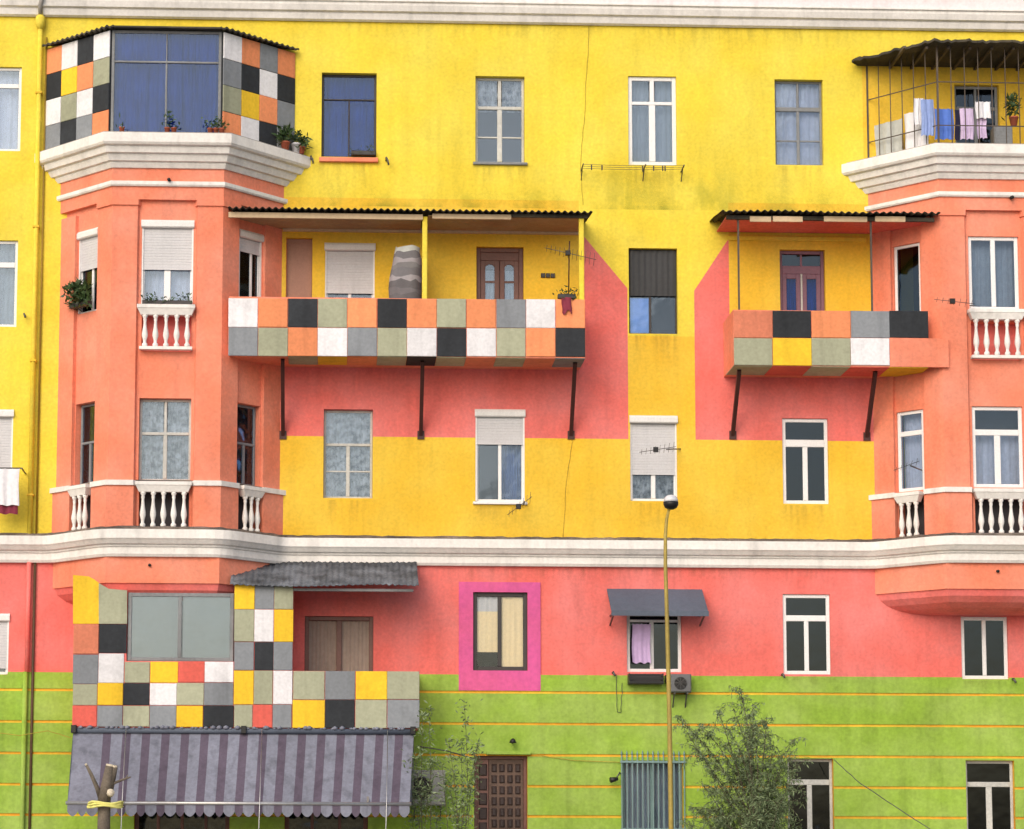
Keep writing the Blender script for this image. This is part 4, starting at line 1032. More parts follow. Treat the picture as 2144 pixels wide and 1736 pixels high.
# ------------------------------------------------------------------ loose things
# shop awning
def build_awning():
    dT, dB = DE-.02, 2.45
    xl0, xr0 = X(153, 1535, dT), X(866, 1535, dT); xl1, xr1 = X(141, 1680, dB), X(857, 1680, dB)
    zt, zb = Z(1534, 500, dT), Z(1682, 500, dB)
    A = thing('awning', 'striped grey and mauve shop awning under the patchwork balcony', 'awning', ((xl0+xr0)/2, -dT, zb))
    n = 35; q = MB(); val = MB()
    for i in range(n):
        a, b = (i + (.08 if i % 2 == 0 else -.0) - (.16 if i % 2 == 0 and i else 0))/n, (i+1+(.08 if i % 2 == 0 else 0) - (0 if i % 2 == 0 else .08))/n
        a, b = (i-(.08 if i % 2 == 0 else -.08))/n, (i+1+(.08 if i % 2 == 0 else -.08))/n
        a, b = max(a, 0), min(b, 1)
        mi = 1 if i % 2 == 1 and i > 1 else 0
        rows = []
        for k in range(6):
            s = k/5; sag = -.05*math.sin(math.pi*s)
            rows.append([Vector((xl0+(xr0-xl0)*t + ((xl1+(xr1-xl1)*t)-(xl0+(xr0-xl0)*t))*s, -(dT+(dB-dT)*s), zt+(zb-zt)*s+sag)) for t in (a, b)])
        for k in range(5): q.quad(rows[k+1][0], rows[k+1][1], rows[k][1], rows[k][0], mi)
        x0, x1 = rows[5][0].x, rows[5][1].x
        arc = [(x0, zb-.16)] + [(x0+(x1-x0)*j/6, zb-.17-.08*math.sin(math.pi*j/6)) for j in range(1, 6)] + [(x1, zb-.16)]
        poly = [(x0, zb), *arc, (x1, zb)]
        val.add([Vector((x, -dB-.005, z)) for x, z in poly]+[Vector((x, -dB+.003, z)) for x, z in poly],
                [tuple(range(len(poly))), tuple(range(len(poly), 2*len(poly)))[::-1]], mi)
    for sx, (xa, xb) in ((0, (xl0, xl1)), (1, (xr0, xr1))):
        q.add([(xa, -dT, zt), (xb, -dB, zb), (xa, -dT, zb)], [(0, 1, 2)], 0)
    make('awning_cloth', q, ['awn_grey', 'awn_brown'], A); make('valance', val, ['awn_grey', 'awn_brown'], A)
    q = MB(); q.tube([(xl1-.03, -dB, zb+.0), (xr1+.03, -dB, zb+.0)], .035, 8); make('front_bar', q, 'alu', A)
    q = MB(); q.tube([(xl0-.03, -dT-.03, zt+.03), (xr0+.03, -dT-.03, zt+.03)], .055, 8); make('roller_tube', q, 'canopy_blue', A)
    for x in (xl0+.02, (xl0+xr0)/2, xr0-.02):
        q = MB(); q.bbox(x-.05, x+.05, dT-.02, dT+.13, zt-.02, zt+.13); make('bracket', q, 'black', A)
    for x in (xl0+.8, xr0-.9):
        q = MB(); q.bar((x, -dT+.02, zt-.5), (x, -dB, zb+.02), .04); make('arm', q, 'alu', A)
    for px in (262, 546, 808):
        q = MB(); x = X(px, 1600, 2.0); q.tube([(X(px+3, 1530, dT), -dT-.12, zt+.06), (x, -dB-.06, zb+.02), (x-.05, -dB-.06, .12)], .010, 5); make('cord', q, 'alu', A)
    q = MB(); random.seed(3)
    k = 60
    for i in range(k):
        x = xl0+(xr0-xl0)*(i+random.random())/k; s = random.uniform(.03, .07)
        q.lathe((x, -dT-.06, zt+.06), [(s*.6, 0), (s, s*.6), (s*.2, s*1.1)], 5)
    make('cloth_folds', q, 'awn_grey', A)
build_awning()

# small canopy over the laundry window
def build_canopy():
    d = .75
    x0, x1, z1, z2 = RECT(1275, 1236, 1477, 1280, .4)
    A = thing('window_canopy', 'blue grey sloping canopy above the window with lilac cloth', 'canopy', ((x0+x1)/2, 0, z1))
    zb, zt = Z(1279, 1376, d), Z(1233, 1376, .02)
    q = MB()
    n = 1
    for i in range(n):
        a, b = x0+(x1-x0)*i/n, x0+(x1-x0)*(i+1)/n
        P = [Vector((a, 0, zt)), Vector((b-.01, 0, zt)), Vector((b-.01, -d, zb)), Vector((a, -d, zb))]
        P2 = [p+Vector((0, 0, -.025)) for p in P]
        q.add(P+P2, [(3, 2, 1, 0), (4, 5, 6, 7), (0, 1, 5, 4), (1, 2, 6, 5), (2, 3, 7, 6), (3, 0, 4, 7)])
    make('canopy_sheet', q, 'canopy_blue', A)
    q = MB(); q.box(x0, x1, d-.02, d+.02, zb-.10, zb-.0); make('front_lip', q, 'canopy_blue', A)
    for x in (x0+.06, x1-.06):
        q = MB(); q.bar((x, 0, zb-.22), (x, -d, zb-.03), .03); q.bar((x, 0, zb-.03), (x, -d, zb-.03), .025); make('bracket', q, 'steel', A)
build_canopy()

# street lamp
def build_lamp():
    d = 8.0
    pts = [(1406, 1905), (1404, 1700), (1401, 1500), (1396, 1300), (1392.5, 1180), (1392.5, 1120), (1395, 1088), (1400, 1066)]
    P = [Vector((W(x, y, d)[0], -d, W(x, y, d)[1])) for x, y in pts]
    P[0].z = .004
    A = thing('street_lamp', 'tall thin olive yellow street lamp with round grey head', 'street lamp', P[0])
    q = MB(); q.tube(P, .044, 10, r2=.023); make('pole', q, 'lamp_pole', A)
    c = Vector((W(1404, 1049, d)[0], -d, W(1404, 1051, d)[1]))
    r = .122
    q = MB(); q.lathe(c, [(r, 0), (r*.98, r*.3), (r*.85, r*.62), (r*.6, r*.85), (r*.25, r*.97), (.002, r)], 14); make('lamp_dome', q, 'globe', A)
    q = MB(); q.lathe(c+Vector((0, 0, -.125)), [(r*.45, 0), (r*.85, .03), (r*1.04, .08), (r*1.04, .124)], 14); make('lamp_housing', q, 'black', A)
    q = MB(); q.lathe((P[0].x, -d, .004), [(.11, 0), (.11, .02), (.07, .03), (.07, .9), (.055, .95)], 10); make('pole_base', q, 'lamp_pole', A)
build_lamp()

# pruned street tree
def build_pruned():
    d = 3.6
    at = lambda x, y, dd=0: Vector((W(x, y, d)[0], -d-dd, W(x, y, d)[1]))
    b = at(214, 1900); b.z = .12
    A = thing('pruned_tree', 'pruned street tree stump with bare stubs in front of the awning', 'tree', b)
    q = MB(); q.tube([b, at(216, 1780), at(218, 1700), at(219, 1670)], .125, 12, r2=.11); make('trunk', q, 'bark', A)
    for pts, r0, r1 in (([(217, 1682), (222, 1650), (231, 1604)], .125, .085), ([(228, 1660), (236, 1625), (240, 1606)], .07, .06), ([(211, 1672), (203, 1648), (191, 1620), (182, 1602)], .05, .025), ([(228, 1660), (238, 1640), (256, 1633), (274, 1627)], .035, .015), ([(262, 1632), (268, 1622)], .014, .008)):
        P = [at(x, y, .03*i) for i, (x, y) in enumerate(pts)]
        q = MB(); q.tube(P, r0, 9, r2=r1); br = make('branch', q, 'bark', A)
        if r1 > .02:
            t = (P[-1]-P[-2]).normalized(); q = MB(); q.tube([P[-1]-t*.01, P[-1]+t*.03], r1*.95, 9); make('cut_end', q, 'cut_wood', br)
    q = MB(); c = at(232, 1662, .13); q.tube([c, c+Vector((.02, -.06, .03))], .07, 9); make('cut_end', q, 'cut_wood', A)
    c = at(220, 1684)
    q = MB()
    for k in range(3):
        pts = [c+Vector((.31*math.cos(a)*(.95+.1*random.random()), .22*math.sin(a), .035*k-.04+.02*math.sin(a*3+k))) for a in [i*2*math.pi/16 for i in range(17)]]
        q.tube(pts, .022, 6)
    make('tape_ring', q, 'rope', A)
build_pruned()

# foliage helpers
def leaves(q, pts, n, spread, L, wd, droop=.3):
    for _ in range(n):
        p = random.choice(pts)+Vector((random.gauss(0, spread), random.gauss(0, spread), random.gauss(0, spread)))
        a = random.uniform(0, 2*math.pi); el = random.uniform(-1.0, .9)-droop
        t = Vector((math.cos(a)*math.cos(el), math.sin(a)*math.cos(el), math.sin(el)))
        s = t.cross(Vector((random.uniform(-1, 1), random.uniform(-1, 1), random.uniform(-1, 1)))).normalized()
        l, w2 = L*random.uniform(.6, 1.3), wd*random.uniform(.7, 1.3)
        q.add([p, p+t*l*.5+s*w2, p+t*l, p+t*l*.5-s*w2], [(0, 1, 2, 3)])
def whip(a, b, bend, n=8):
    a, b = Vector(a), Vector(b); out = []
    for i in range(n+1):
        s = i/n; out.append(a+(b-a)*s+Vector(bend)*math.sin(math.pi*s))
    return out
def build_willow():
    random.seed(21)
    d = 2.6
    at = lambda x, y, dd=0.0: Vector((W(x, y, d)[0], -d-dd, W(x, y, d)[1]))
    b = at(1575, 1890); b.z = .12
    A = thing('willow_shrub', 'feathery dark green willow sapling between the barred window and the right windows', 'shrub', b)
    tips = [(1560, 1440), (1545, 1478), (1585, 1470), (1500, 1492), (1475, 1520), (1440, 1528), (1590, 1530), (1520, 1540), (1460, 1570), (1610, 1500), (1620, 1560), (1655, 1555), (1640, 1600), (1470, 1640), (1450, 1690), (1500, 1600), (1560, 1570), (1600, 1620), (1660, 1650), (1490, 1720), (1630, 1700), (1535, 1660), (1575, 1700), (1470, 1760), (1650, 1770), (1540, 1740), (1600, 1760), (1425, 1500), (1500, 1690), (1660, 1720), (1610, 1660), (1590, 1650), (1620, 1680), (1600, 1700), (1640, 1660), (1580, 1680), (1560, 1720), (1625, 1730), (1540, 1700), (1500, 1660), (1640, 1640), (1570, 1630), (1515, 1690), (1430, 1720), (1620, 1590), (1530, 1570), (1560, 1500), (1660, 1600), (1640, 1680), (1670, 1750)]
    tr = whip(b, at(1565, 1560), (.1, 0, 0)); q = MB(); q.tube(tr, .05, 8, r2=.018); make('trunk', q, 'stem', A)
    st, fol = MB(), MB()
    for i, (x, y) in enumerate(tips):
        k = min(7, max(0, int((1890-y)/330*7*.55)))
        root = tr[k]
        tip = at(x, y, random.uniform(-.8, .6))
        P = whip(root, tip, (random.uniform(-.15, .15), random.uniform(-.1, .1), random.uniform(.05, .22)), 10)
        st.tube(P, .018, 5, r2=.005)
        up = P[4:]
        leaves(fol, up, 110, .045, .10, .009, .35)
        for _ in range(13):
            s0 = random.choice(P[3:]); e = s0+Vector((random.uniform(-.40, .40), random.uniform(-.3, .3), random.uniform(-.42, .30)))
            Q = whip(s0, e, (0, 0, .06), 6); st.tube(Q, .005, 4, r2=.002, cap=False); leaves(fol, Q, 36, .02, .095, .0085, .5)
    make('branch', st, 'stem', A); make('foliage', fol, 'leaf', A)
build_willow()
def build_vines():
    random.seed(5)
    d = 1.7
    at = lambda x, y, dd=0.0: Vector((W(x, y, d)[0], -d-dd, W(x, y, d)[1]))
    for bx, tips, lab in ((890, [(897, 1490), (884, 1500), (905, 1600), (870, 1590), (890, 1660), (850, 1610), (915, 1700), (860, 1680)], 'thin scraggly plant growing up beside the awning end'),
                          (955, [(972, 1480), (965, 1560), (998, 1575), (940, 1560), (985, 1640), (940, 1640), (965, 1680), (925, 1600), (1000, 1560)], 'spindly green climber between the air conditioner and the carved door')):
        b = at(bx, 1890); b.z = .12
        A = thing('climbing_plant', lab, 'plant', b)
        st, fol = MB(), MB()
        for x, y in tips:
            P = whip(b, at(x, y, random.uniform(-.2, .2)), (random.uniform(-.15, .15), 0, 0), 12); st.tube(P, .010, 5, r2=.004)
            leaves(fol, P[-4:], 60, .05, .11, .015, -.2); leaves(fol, P[3:], 110, .09, .10, .014, 0)
        make('stem', st, 'stem', A); make('foliage', fol, 'leaf', A)
build_vines()

# air conditioners
def ac(px, d0, d1, label, fan_px, support=True):
    x0, x1, z0, z1 = RECT(*px, d1)
    A = thing('air_conditioner', label, 'air conditioner', ((x0+x1)/2, -(d0+d1)/2, z0), 'air conditioners on the wall')
    q = MB(); q.bbox(x0, x1, d0, d1, z0, z1, .02); make('casing', q, 'ac' if support else 'ac_dark', A)
    fx, fz, fr_ = X(fan_px[0], fan_px[1], d1), Z(fan_px[1], fan_px[0], d1), fan_px[2]/SC
    q = MB(); n = 20
    ring = lambda r, y: [Vector((fx+r*math.cos(2*math.pi*k/n), y, fz+r*math.sin(2*math.pi*k/n))) for k in range(n)]
    q.add(ring(fr_, -d1-.012)+ring(fr_*.9, -d1-.02)+[Vector((fx, -d1-.006, fz))], [(k, (k+1) % n, n+(k+1) % n, n+k) for k in range(n)] + [(n+k, n+(k+1) % n, 2*n) for k in range(n)])
    make('fan_opening', q, 'black', A)
    q = MB()
    for r in (.3, .5, .7, .9): q.tube(ring(fr_*r, -d1-.03)+[ring(fr_*r, -d1-.03)[0]], .006, 4)
    for k in range(4):
        a = k*math.pi/4; q.bar((fx-fr_*math.cos(a), -d1-.03, fz-fr_*math.sin(a)), (fx+fr_*math.cos(a), -d1-.03, fz+fr_*math.sin(a)), .01)
    make('fan_grille', q, 'steel', A)
    for x in (x0+.08, x1-.08):
        q = MB(); q.bar((x, 0, z0-.02), (x, -d1, z0-.02), .03); q.bar((x, 0, z0-.3), (x, -d1+.1, z0-.02), .025); make('bracket', q, 'steel', A)
    return A
ac((860, 1612, 932, 1686), .1, .55, 'pale grey air conditioner with round fan beside the shop awning', (881, 1650, 24))
ac((1404, 1411, 1447, 1449), .06, .34, 'small air conditioner box at the sill corner of the lilac cloth window', (1424, 1430, 13), False)

# rack of dark planters under the laundry window
def rack():
    x0, x1, z0, z1 = RECT(1316, 1410, 1388, 1432, .25)
    A = thing('planter_box', 'dark slatted planter box under the lilac cloth window', 'planter', ((x0+x1)/2, -.2, z0))
    for k in range(3):
        q = MB(); h = (z1-z0)/3; q.box(x0, x1, .30, .325, z0+k*h+.012, z0+(k+1)*h-.012); make('slat', q, 'black', A)
    q = MB(); q.box(x0, x1, .03, .05, z0, z1); q.box(x0, x0+.02, .05, .30, z0, z1); q.box(x1-.02, x1, .05, .30, z0, z1); q.box(x0+.02, x1-.02, .05, .30, z0, z0+.02); make('box_body', q, 'dark_frame', A)
    q = MB(); q.box(x1+.06, X(1403, 1420, .2), .03, .22, z0+.04, z1-.02); make('tray', q, 'dark_frame', A)
rack()

# hanging cloths ---------------------------------------------------------------
def hang(name, label, cat, px, d, mat, group=None, amp=.02, folds=4, fr=None, jag=.010):
    if fr is None:
        x0, x1, z0, z1 = RECT(*px, d); F = Frame((0, -d, 0))
    else: F = fr; x0, x1, z0, z1 = px
    q = MB(); k, rws = folds*4, 5
    P = []; ph = random.uniform(0, 6)
    for th in (0, .008):
        for j in range(rws+1):
            s = j/rws
            for i in range(k+1):
                u = x0+(x1-x0)*i/k
                P.append(F(u+.01*math.sin(j+ph), th+amp*s*math.sin(i*math.pi/2+ph)+amp*.6*math.sin(i*.8+ph), z1-(z1-z0)*s+(jag*math.sin(i*.9+ph) if j == rws else -.012*abs(math.sin(i*.8)))))
    n = (k+1)*(rws+1); w_ = k+1
    for o, fl in ((0, 0), (n, 1)):
        fs = [(o+(j+1)*w_+i, o+(j+1)*w_+i+1, o+j*w_+i+1, o+j*w_+i) for j in range(rws) for i in range(k)]
        q.add(P[o:o+n] if False else [], [], 0)
        q.f += [[len(q.v)+a for a in (f if fl else f[::-1])] for f in fs]; q.mi += [0]*len(fs); q.sm += [True]*len(fs)
    q.v += P
    ob = make(name, q, mat); tag(ob, label, cat, group); return ob
gl = 'washing hung on the caged balcony'
Fc = FrE  # unused
lineu = (ptsG[1]-ptsG[0]).normalized(); FG = Frame(ptsG[0]+Vector((.06, .10, 0)), lineu, (lineu.y, -lineu.x, 0)); LG = (ptsG[1]-ptsG[0]).length
hang('sheet', 'pale grey sheet hung furthest left behind the cage bars', 'laundry', (.06, .80, zG0+.05, zG0+.82), 0, 'cl_grey', gl, fr=FG)
hang('sheet', 'second pale sheet hung right of the grey one behind the cage bars', 'laundry', (.84, LG-.28, zG0+.05, zG0+.90), 0, 'cl_white', gl, fr=FG)
hang('towel', 'blue and white towel bunched beside the cage corner', 'laundry', (1928, 208, 1955, 284), 1.12, 'cl_lblue', gl)
hang('shirt', 'white cloth hung left of the blue towel', 'laundry', (1912, 206, 1931, 262), 1.0, 'cl_white', gl)
hang('towel', 'bright blue towel hung in the middle of the washing line', 'laundry', (1957, 228, 1996, 292), 1.1, 'cl_blue', gl)
hang('trousers', 'narrow dark navy garment hung between blue and lilac cloth', 'laundry', (1998, 230, 2008, 294), 1.08, 'cl_navy', gl, folds=2)
hang('towel', 'lilac towel hung right of the navy garment', 'laundry', (2010, 227, 2038, 292), 1.1, 'cl_lilac', gl)
hang('shirt', 'white shirt hung high in front of the balcony door', 'laundry', (2041, 213, 2073, 248), 1.12, 'cl_white', gl)
hang('towel', 'lilac cloth hung below the white shirt', 'laundry', (2044, 246, 2064, 290), 1.05, 'cl_lilac', gl)
hang('sheet', 'white sheet hung over the rail at the left edge', 'laundry', (-20, 981, 40, 1058), .55, 'cl_white', 'washing at the left edge')
hang('sheet', 'dark maroon cloth hanging behind the white sheet at the left edge', 'laundry', (-20, 1000, 37, 1076), .50, 'cl_maroon', 'washing at the left edge')
hang('towel', 'lilac towel hung in the open window under the blue canopy', 'laundry', (1323, 1306, 1361, 1388), .03, 'cl_purple', jag=.015, amp=.012)
q = hang('bag', 'maroon cloth hanging on the right end of the long balcony rail', 'cloth', (1176, 622, 1196, 654), DB+.06, 'cl_maroon', jag=.05, folds=2)
def rail_for_sheet():
    x, z = W(40, 980, .55); A = thing('clothes_rail', 'dark bracket rail carrying the white sheet at the left edge', 'clothes rail', (x-.5, 0, z))
    q = MB(); q.tube([(x-1.2, -.53, z), (x+.06, -.53, z)], .014, 6); make('rail', q, 'steel', A)
    q = MB(); q.bar((x+.05, 0, z-.02), (x+.05, -.55, z), .025); make('bracket', q, 'steel', A)
rail_for_sheet()
# striped cover leaning on the long balcony
def cover():
    A = thing('covered_furniture', 'tall item wrapped in grey striped cloth beside the yellow balcony post', 'covered item', (X(848, 600, .8), -.7, Z(640, 848, .8)))
    ys = [742, 700, 660, 632, 615, 604, 588, 578, 563, 552, 540, 528, 517]
    cols_ = ['cl_mgrey', 'cl_grey4', 'cl_mgrey', 'cl_grey4', 'cl_grey2', 'cl_grey4', 'cl_grey3', 'cl_grey2', 'cl_mgrey', 'cl_grey3', 'cl_grey2', 'cl_grey']
    random.seed(11); rings = []; N_ = 18
    for i, y in enumerate(ys):
        xl = 814 if y > 585 else 814+(585-y)*.2; xr = 883-(3 if y < 530 else 0)
        a, b, z = X(xl, y, .85), X(xr, y, .85), Z(y, 848, .85); c = (a+b)/2; r = (b-a)/2
        rings.append([Vector((c+r*math.copysign(abs(math.cos(k*2*math.pi/N_))**.7, math.cos(k*2*math.pi/N_))*(1+random.uniform(-.025, .025)), -.68+.24*math.sin(k*2*math.pi/N_)*(1+random.uniform(-.15, .15)), z+random.uniform(-.035, .035))) for k in range(N_)])
    for i in range(len(ys)-1):
        q = MB(); q.add(rings[i]+rings[i+1], [(k, (k+1) % N_, N_+(k+1) % N_, N_+k) for k in range(N_)], 0, True)
        if i == len(ys)-2: q.add(rings[-1], [tuple(range(N_))], 0)
        make('cloth_band', q, cols_[i], A)
cover()

# antennas ---------------------------------------------------------------------
def antenna(label, a, b, d, n=9, el=.5, mast=None, tilt=0.0, box=True):
    A_ = Vector((W(*a, d)[0], -d, W(*a, d)[1])); B_ = Vector((W(*b, d)[0], -d-.15, W(*b, d)[1]))
    base = Vector(((A_.x+B_.x)/2, -d, min(A_.z, B_.z)))
    T = thing('antenna', label, 'antenna', base, 'television antennas')
    q = MB(); q.tube([A_, B_], .0065, 5); make('boom', q, 'steel', T)
    t = (B_-A_).normalized(); up = Vector((math.sin(tilt)*.5, -.75, .66)).normalized()
    q = MB()
    for i in range(n):
        p = A_+(B_-A_)*(i+.5)/n; l = el*(.5+.5*i/n); q.tube([p-up*l/2, p+up*l/2], .0042, 4)
    make('element', q, 'steel', T)
    if mast:
        P = [Vector((W(x, y, dd)[0], -dd, W(x, y, dd)[1])) for x, y, dd in mast]; q = MB(); q.tube(P, .014, 6); make('mast', q, 'strut' if len(mast) > 2 else 'steel', T)
    if box:
        p = A_+(B_-A_)*.45; q = MB(); q.bbox(p.x-.05, p.x+.05, -p.y-.02, -p.y+.05, p.z-.05, p.z+.05); make('junction_box', q, 'black', T)
antenna('long rooftop style antenna on the right end of the long balcony', (1140, 519), (1246, 548), 1.15, 12, .32, [(1190, 624, 1.1), (1191, 530, 1.12), (1192, 505, 1.12)])
antenna('dark antenna on the wall below the white shuttered window', (1062, 1078), (1112, 1042), .5, 7, .34, [(1098, 1050, 0), (1096, 1056, .55)])
antenna('spidery antenna in front of the grey roller shutter', (1338, 947), (1412, 938), .5, 8, .28, [(1424, 940, 0), (1395, 941, .5)])
antenna('thin antenna wires between the short balcony and the right bay', (1955, 627), (2035, 640), 1.6, 7, .22, [(2040, 640, 1.1), (2030, 640, 1.6)])
antenna('small dark antenna before the narrow window of the right bay', (1870, 985), (1920, 968), 1.3, 5, .22, [(1930, 985, .6), (1905, 975, 1.3)], box=False)

# clothes line under top window
def clothesline():
    z = Z(357, 1320); T = thing('clothes_line', 'wire clothes line on brackets below the white top window', 'clothes line', (X(1320, 357), 0, z))
    for y in (.12, .26, .40):
        q = MB(); P = whip((X(1216, 356), -y, Z(356, 1216)), (X(1425, 356), -y, Z(358, 1425)), (0, 0, -.02), 10); q.tube(P, .0045, 4); make('wire', q, 'steel', T)
    for px in (1216, 1345, 1425):
        q = MB(); x = X(px, 357); q.bar((x, 0, z-.02), (x, -.45, z-.01), .022); q.bar((x, 0, z-.22), (x, -.25, z-.02), .018); make('bracket', q, 'steel', T)
    for px in (1238, 1260, 1345, 1368, 1387, 1392):
        q = MB(); x = X(px, 360, .3); q.box(x-.012, x+.012, .28, .31, z-.09, z+.015); make('peg', q, 'dark_frame', T)
clothesline()
def hooks():
    for px, py, lab in ((651, 340, 'bent iron hook left of the blue top window'), (808, 343, 'bent iron hook right of the blue top window'), (650, 560, None)):
        if not lab: continue
        x, z = W(px, py); q = MB(); q.tube([(x, 0, z+.06), (x, -.16, z+.08), (x+.03, -.22, z), (x+.05, -.2, z-.09)], .02, 6)
        tag(make('wall_hook', q, 'steel'), lab, 'hook', 'iron hooks by the blue top window')
hooks()
# pot plants -----------------------------------------------------------------
def pot(label, pos, r, h, n=60, L=.12, flower=False, spread=.09, hgt=.16, group=None, mat='terracotta'):
    random.seed(int(abs(pos[0])*1000) % 999)
    pos = Vector(pos); T = thing('potted_plant', label, 'plant', pos, group)
    q = MB(); q.lathe(pos, [(r*.7, 0), (r, h*.85), (r*1.1, h*.86), (r*1.1, h)], 10); make('pot', q, mat, T)
    q = MB(); pts = [pos+Vector((random.uniform(-r, r), random.uniform(-r, r), h+random.uniform(0, hgt))) for _ in range(10)]
    leaves(q, pts, n, spread*.5, L, L*.16, -.3); make('foliage', q, 'leaf_dark', T)
yS = -ENC_D-.2; zS = ZCORN+.02
gp = 'pots on the ledge of the enclosed bay balcony'
for px, lab, nn, hg in ((255, 'small terracotta pot at the left end of the blue glazed window ledge', 12, .04), (350, 'tall leafed terracotta pot at the middle of the blue glazed window ledge', 40, .32), (364, 'low terracotta pot right of the middle plant on the blue window ledge', 8, .03), (440, 'left pot of the three at the right end of the blue window ledge', 30, .2), (452, 'middle pot of the three at the right end of the blue window ledge', 30, .22), (464, 'right pot of the three at the right end of the blue window ledge', 26, .18)):
    pot(lab, (X(px, 272, 1.4), yS, zS), .055, .12, nn, .11, hgt=hg, group=gp)
px_ = FrE[2][0]
pot('leafy plant spilling over the right end of the enclosed bay ledge', px_(FrE[2][1]*.80, .17, zS), .09, .18, 130, .16, hgt=.25, group=gp)
pot('pale white flowering pot at the right tip of the bay ledge', px_(FrE[2][1]*.95, .17, zS), .10, .2, 80, .12, hgt=.3, group=gp, mat='cl_white')
pot('dark plant hanging off the right tip of the bay cornice', px_(FrE[2][1]*1.0, .24, zS), .07, .14, 90, .14, hgt=.12, group=gp)
pot('leafy green plant at the far right of the caged balcony', (X(2124, 290, 1.05), -1.0, ZCORN+.55), .09, .18, 110, .16, hgt=.45)
# bushy window plants on the left bay
F0 = bay_frames(XC1, 0)
def sillplant(label, F, u0, u1, z, n, n_out, hgt, L, nm='window_plant'):
    random.seed(int(n+u1*100)); T = thing(nm, label, 'plant', F((u0+u1)/2, n_out, z))
    q = MB(F); q.bbox(u0, u1, n_out-.08, n_out+.06, z, z+.09); make('planter', q, 'dark_frame', T)
    q = MB(); pts = [F(random.uniform(u0, u1), n_out+random.uniform(-.06, .12), z+.05+random.uniform(0, hgt)) for _ in range(20)]
    leaves(q, pts, n, .05, L, L*.15, -.1); make('foliage', q, 'leaf_dark', T)
ln0 = F0[0][1]
sillplant('bushy green plant spilling from the narrow left bay window', F0[0][0], ln0*.28, ln0*.62, bay_z(640, .5)-.06, 380, .06, .38, .17)
sillplant('row of small dark plants in the front bay window under the shutter', F0[1][0], .62, 1.6, bay_z(640), 160, .02, .12, .09)
x, z = W(755, 327); sillplant('low dark plants on the salmon sill of the blue top window', FACADE, X(735, 327), X(786, 327), z, 60, .03, .06, .07)
x, z = W(1190, 620, DB)
sillplant('small dark plant on the long balcony rail by the antenna mast', Frame((0, -DB+.05, 0)), X(1168, 622, DB), X(1205, 622, DB), Z(625, 1190, DB), 60, .0, .10, .10)
bx0, bx1, bz0, bz1 = RECT(2080, 262, 2118, 296, 1.0); T = thing('crate', 'grey crate standing at the right of the caged balcony', 'crate', ((bx0+bx1)/2, -.9, ZCORN+.02))
q = MB(); q.bbox(bx0, bx1, .75, 1.05, ZCORN+.02, ZCORN+.53, .02); make('crate_body', q, 'grey_wood', T)
# cables -----------------------------------------------------------------------
def cable(label, pts, r=.008, d=.02, mat='steel', group='cables on the facade'):
    P = []
    for p in pts:
        dd = p[2] if len(p) > 2 else d; x, z = W(p[0], p[1], dd); P.append(Vector((x, -dd, z)))
    Q = []
    for a, b in zip(P[:-1], P[1:]):
        for i in range(6): Q.append(a+(b-a)*i/6+Vector((random.uniform(-.012, .012), 0, 0)))
    Q.append(P[-1]); q = MB(); q.tube(Q, r, 4); tag(make('cable', q, mat), label, 'cable', group)
M['thin'] = paint('olive cable', (.40, .30, .04), .7, .2)
cable('thin olive cable running down the upper yellow wall near the middle', [(1232, 56), (1228, 150), (1222, 260), (1214, 345), (1220, 430)], .0045, .01, 'thin')
cable('thin cable running down the lower yellow wall to the cornice', [(1198, 920), (1186, 1000), (1178, 1126)], .0045, .01, 'thin')
cable('sagging dark wire from the awning end to the carved door', [(874, 1562, .3), (935, 1572, .3), (992, 1588, .1)], .012, .3)
cable('slanting wire running down right of the ground window', [(1745, 1590, .6), (1800, 1640, 1.2), (1960, 1745, 2.4)], .009, .6)
cable('wire sagging between the carved door and the barred window', [(1106, 1578), (1200, 1592), (1304, 1596)], .007, .06, 'thin')
cable('thin wire hanging from the sill of the lilac cloth window', [(1290, 1412), (1292, 1490), (1300, 1492), (1302, 1430)], .006, .05)
cable('dark wire looping at the left edge of the lime wall', [(-20, 1532, .1), (40, 1540, .3), (100, 1530, .3), (150, 1545, .6)], .007, .2, 'thin')
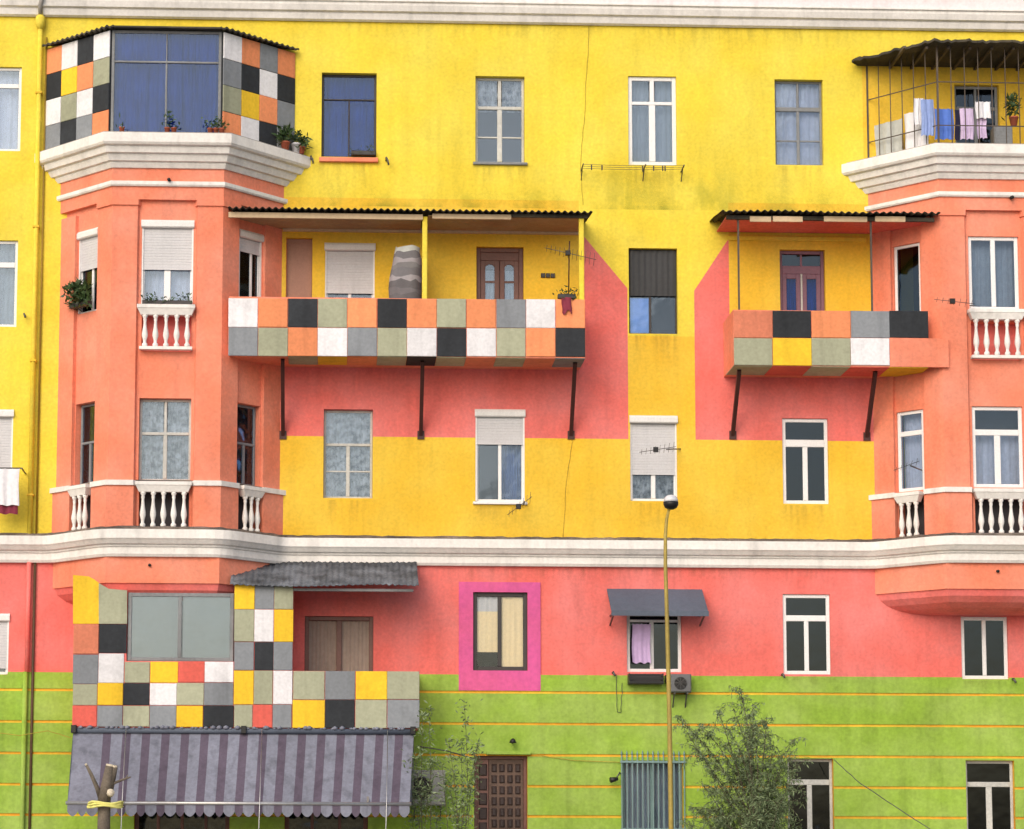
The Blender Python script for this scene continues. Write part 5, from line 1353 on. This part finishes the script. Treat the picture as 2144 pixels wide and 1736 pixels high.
# small fixtures on the wall
def wall_lamp():
    x, z = W(1072, 1556); T = thing('wall_lamp', 'small dark lamp above the carved street door', 'wall lamp', (x, 0, z))
    q = MB(); q.bar((x, -.01, z), (x, -.16, z+.07), .03); q.box(x-.05, x+.05, .002, .02, z-.05, z+.05); make('arm', q, 'steel', T)
    q = MB(); q.lathe((x, -.18, z+.0), [(.075, 0), (.05, .06), (.02, .09)], 8); make('lamp_shade', q, 'black', T)
wall_lamp()
def plate():
    x0, x1, z0, z1 = RECT(1132, 573, 1161, 582); T = thing('meter_plate', 'small dark plate on the golden wall right of the brown balcony door', 'plate', ((x0+x1)/2, 0, z0))
    for a, b in ((0, .3), (.36, .64), (.70, 1)):
        q = MB(); q.bbox(x0+(x1-x0)*a, x0+(x1-x0)*b, .0, .04, z0, z1); make('plate_tile', q, 'dark_frame', T)
plate()
def small_fixture():  # small dark fixture: bent arm and flared head
    x, z = W(1285, 1634); T = thing('wall_fixture', 'small dark spotlight left of the barred ground window', 'fixture', (x, 0, z))
    q = MB(); q.tube([(x+.12, 0, z+.14), (x+.1, -.14, z+.16), (x+.02, -.2, z+.04)], .015, 5); make('arm', q, 'steel', T)
    q = MB(); q.tube([(x+.05, -.2, z+.03), (x-.10, -.24, z)], .035, 8, r2=.06); make('fixture_head', q, 'black', T)
small_fixture()
for px, py, lab in ((1636, 1416, 'dark iron stub under the left corner of the white window on the pink wall'), (2118, 1426, 'dark iron stub right of the lowest right window on the pink wall'), (1282, 1412, 'dark iron stub at the pink and lime border left of the planter box'), (52, 664, 'bent iron hook on the yellow wall near the left edge window')):
    x, z = W(px, py); q = MB(); q.tube([(x, 0, z+.03), (x, -.12, z+.04), (x+.03, -.16, z-.04)], .022, 6)
    tag(make('wall_hook', q, 'steel'), lab, 'hook')
# curtain blind of the dark window
x0, x1, z0, z1 = RECT(1319, 523, 1416, 618)
q = curtain_mesh(FACADE, x0, x1, z0, z1, -.085, .015, 8); tag(make('blind', q, 'cl_dgrey'), 'dark grey cloth blind hung over the top of the middle window', 'blind')
x0, x1, z0, z1 = RECT(1321, 621, 1362, 694)
q = MB(); q.box(x0, x1, -.162, -.156, z0, z1)
make('curtain', q, 'sheet_blue', B)
print('objects', len(bpy.data.objects))
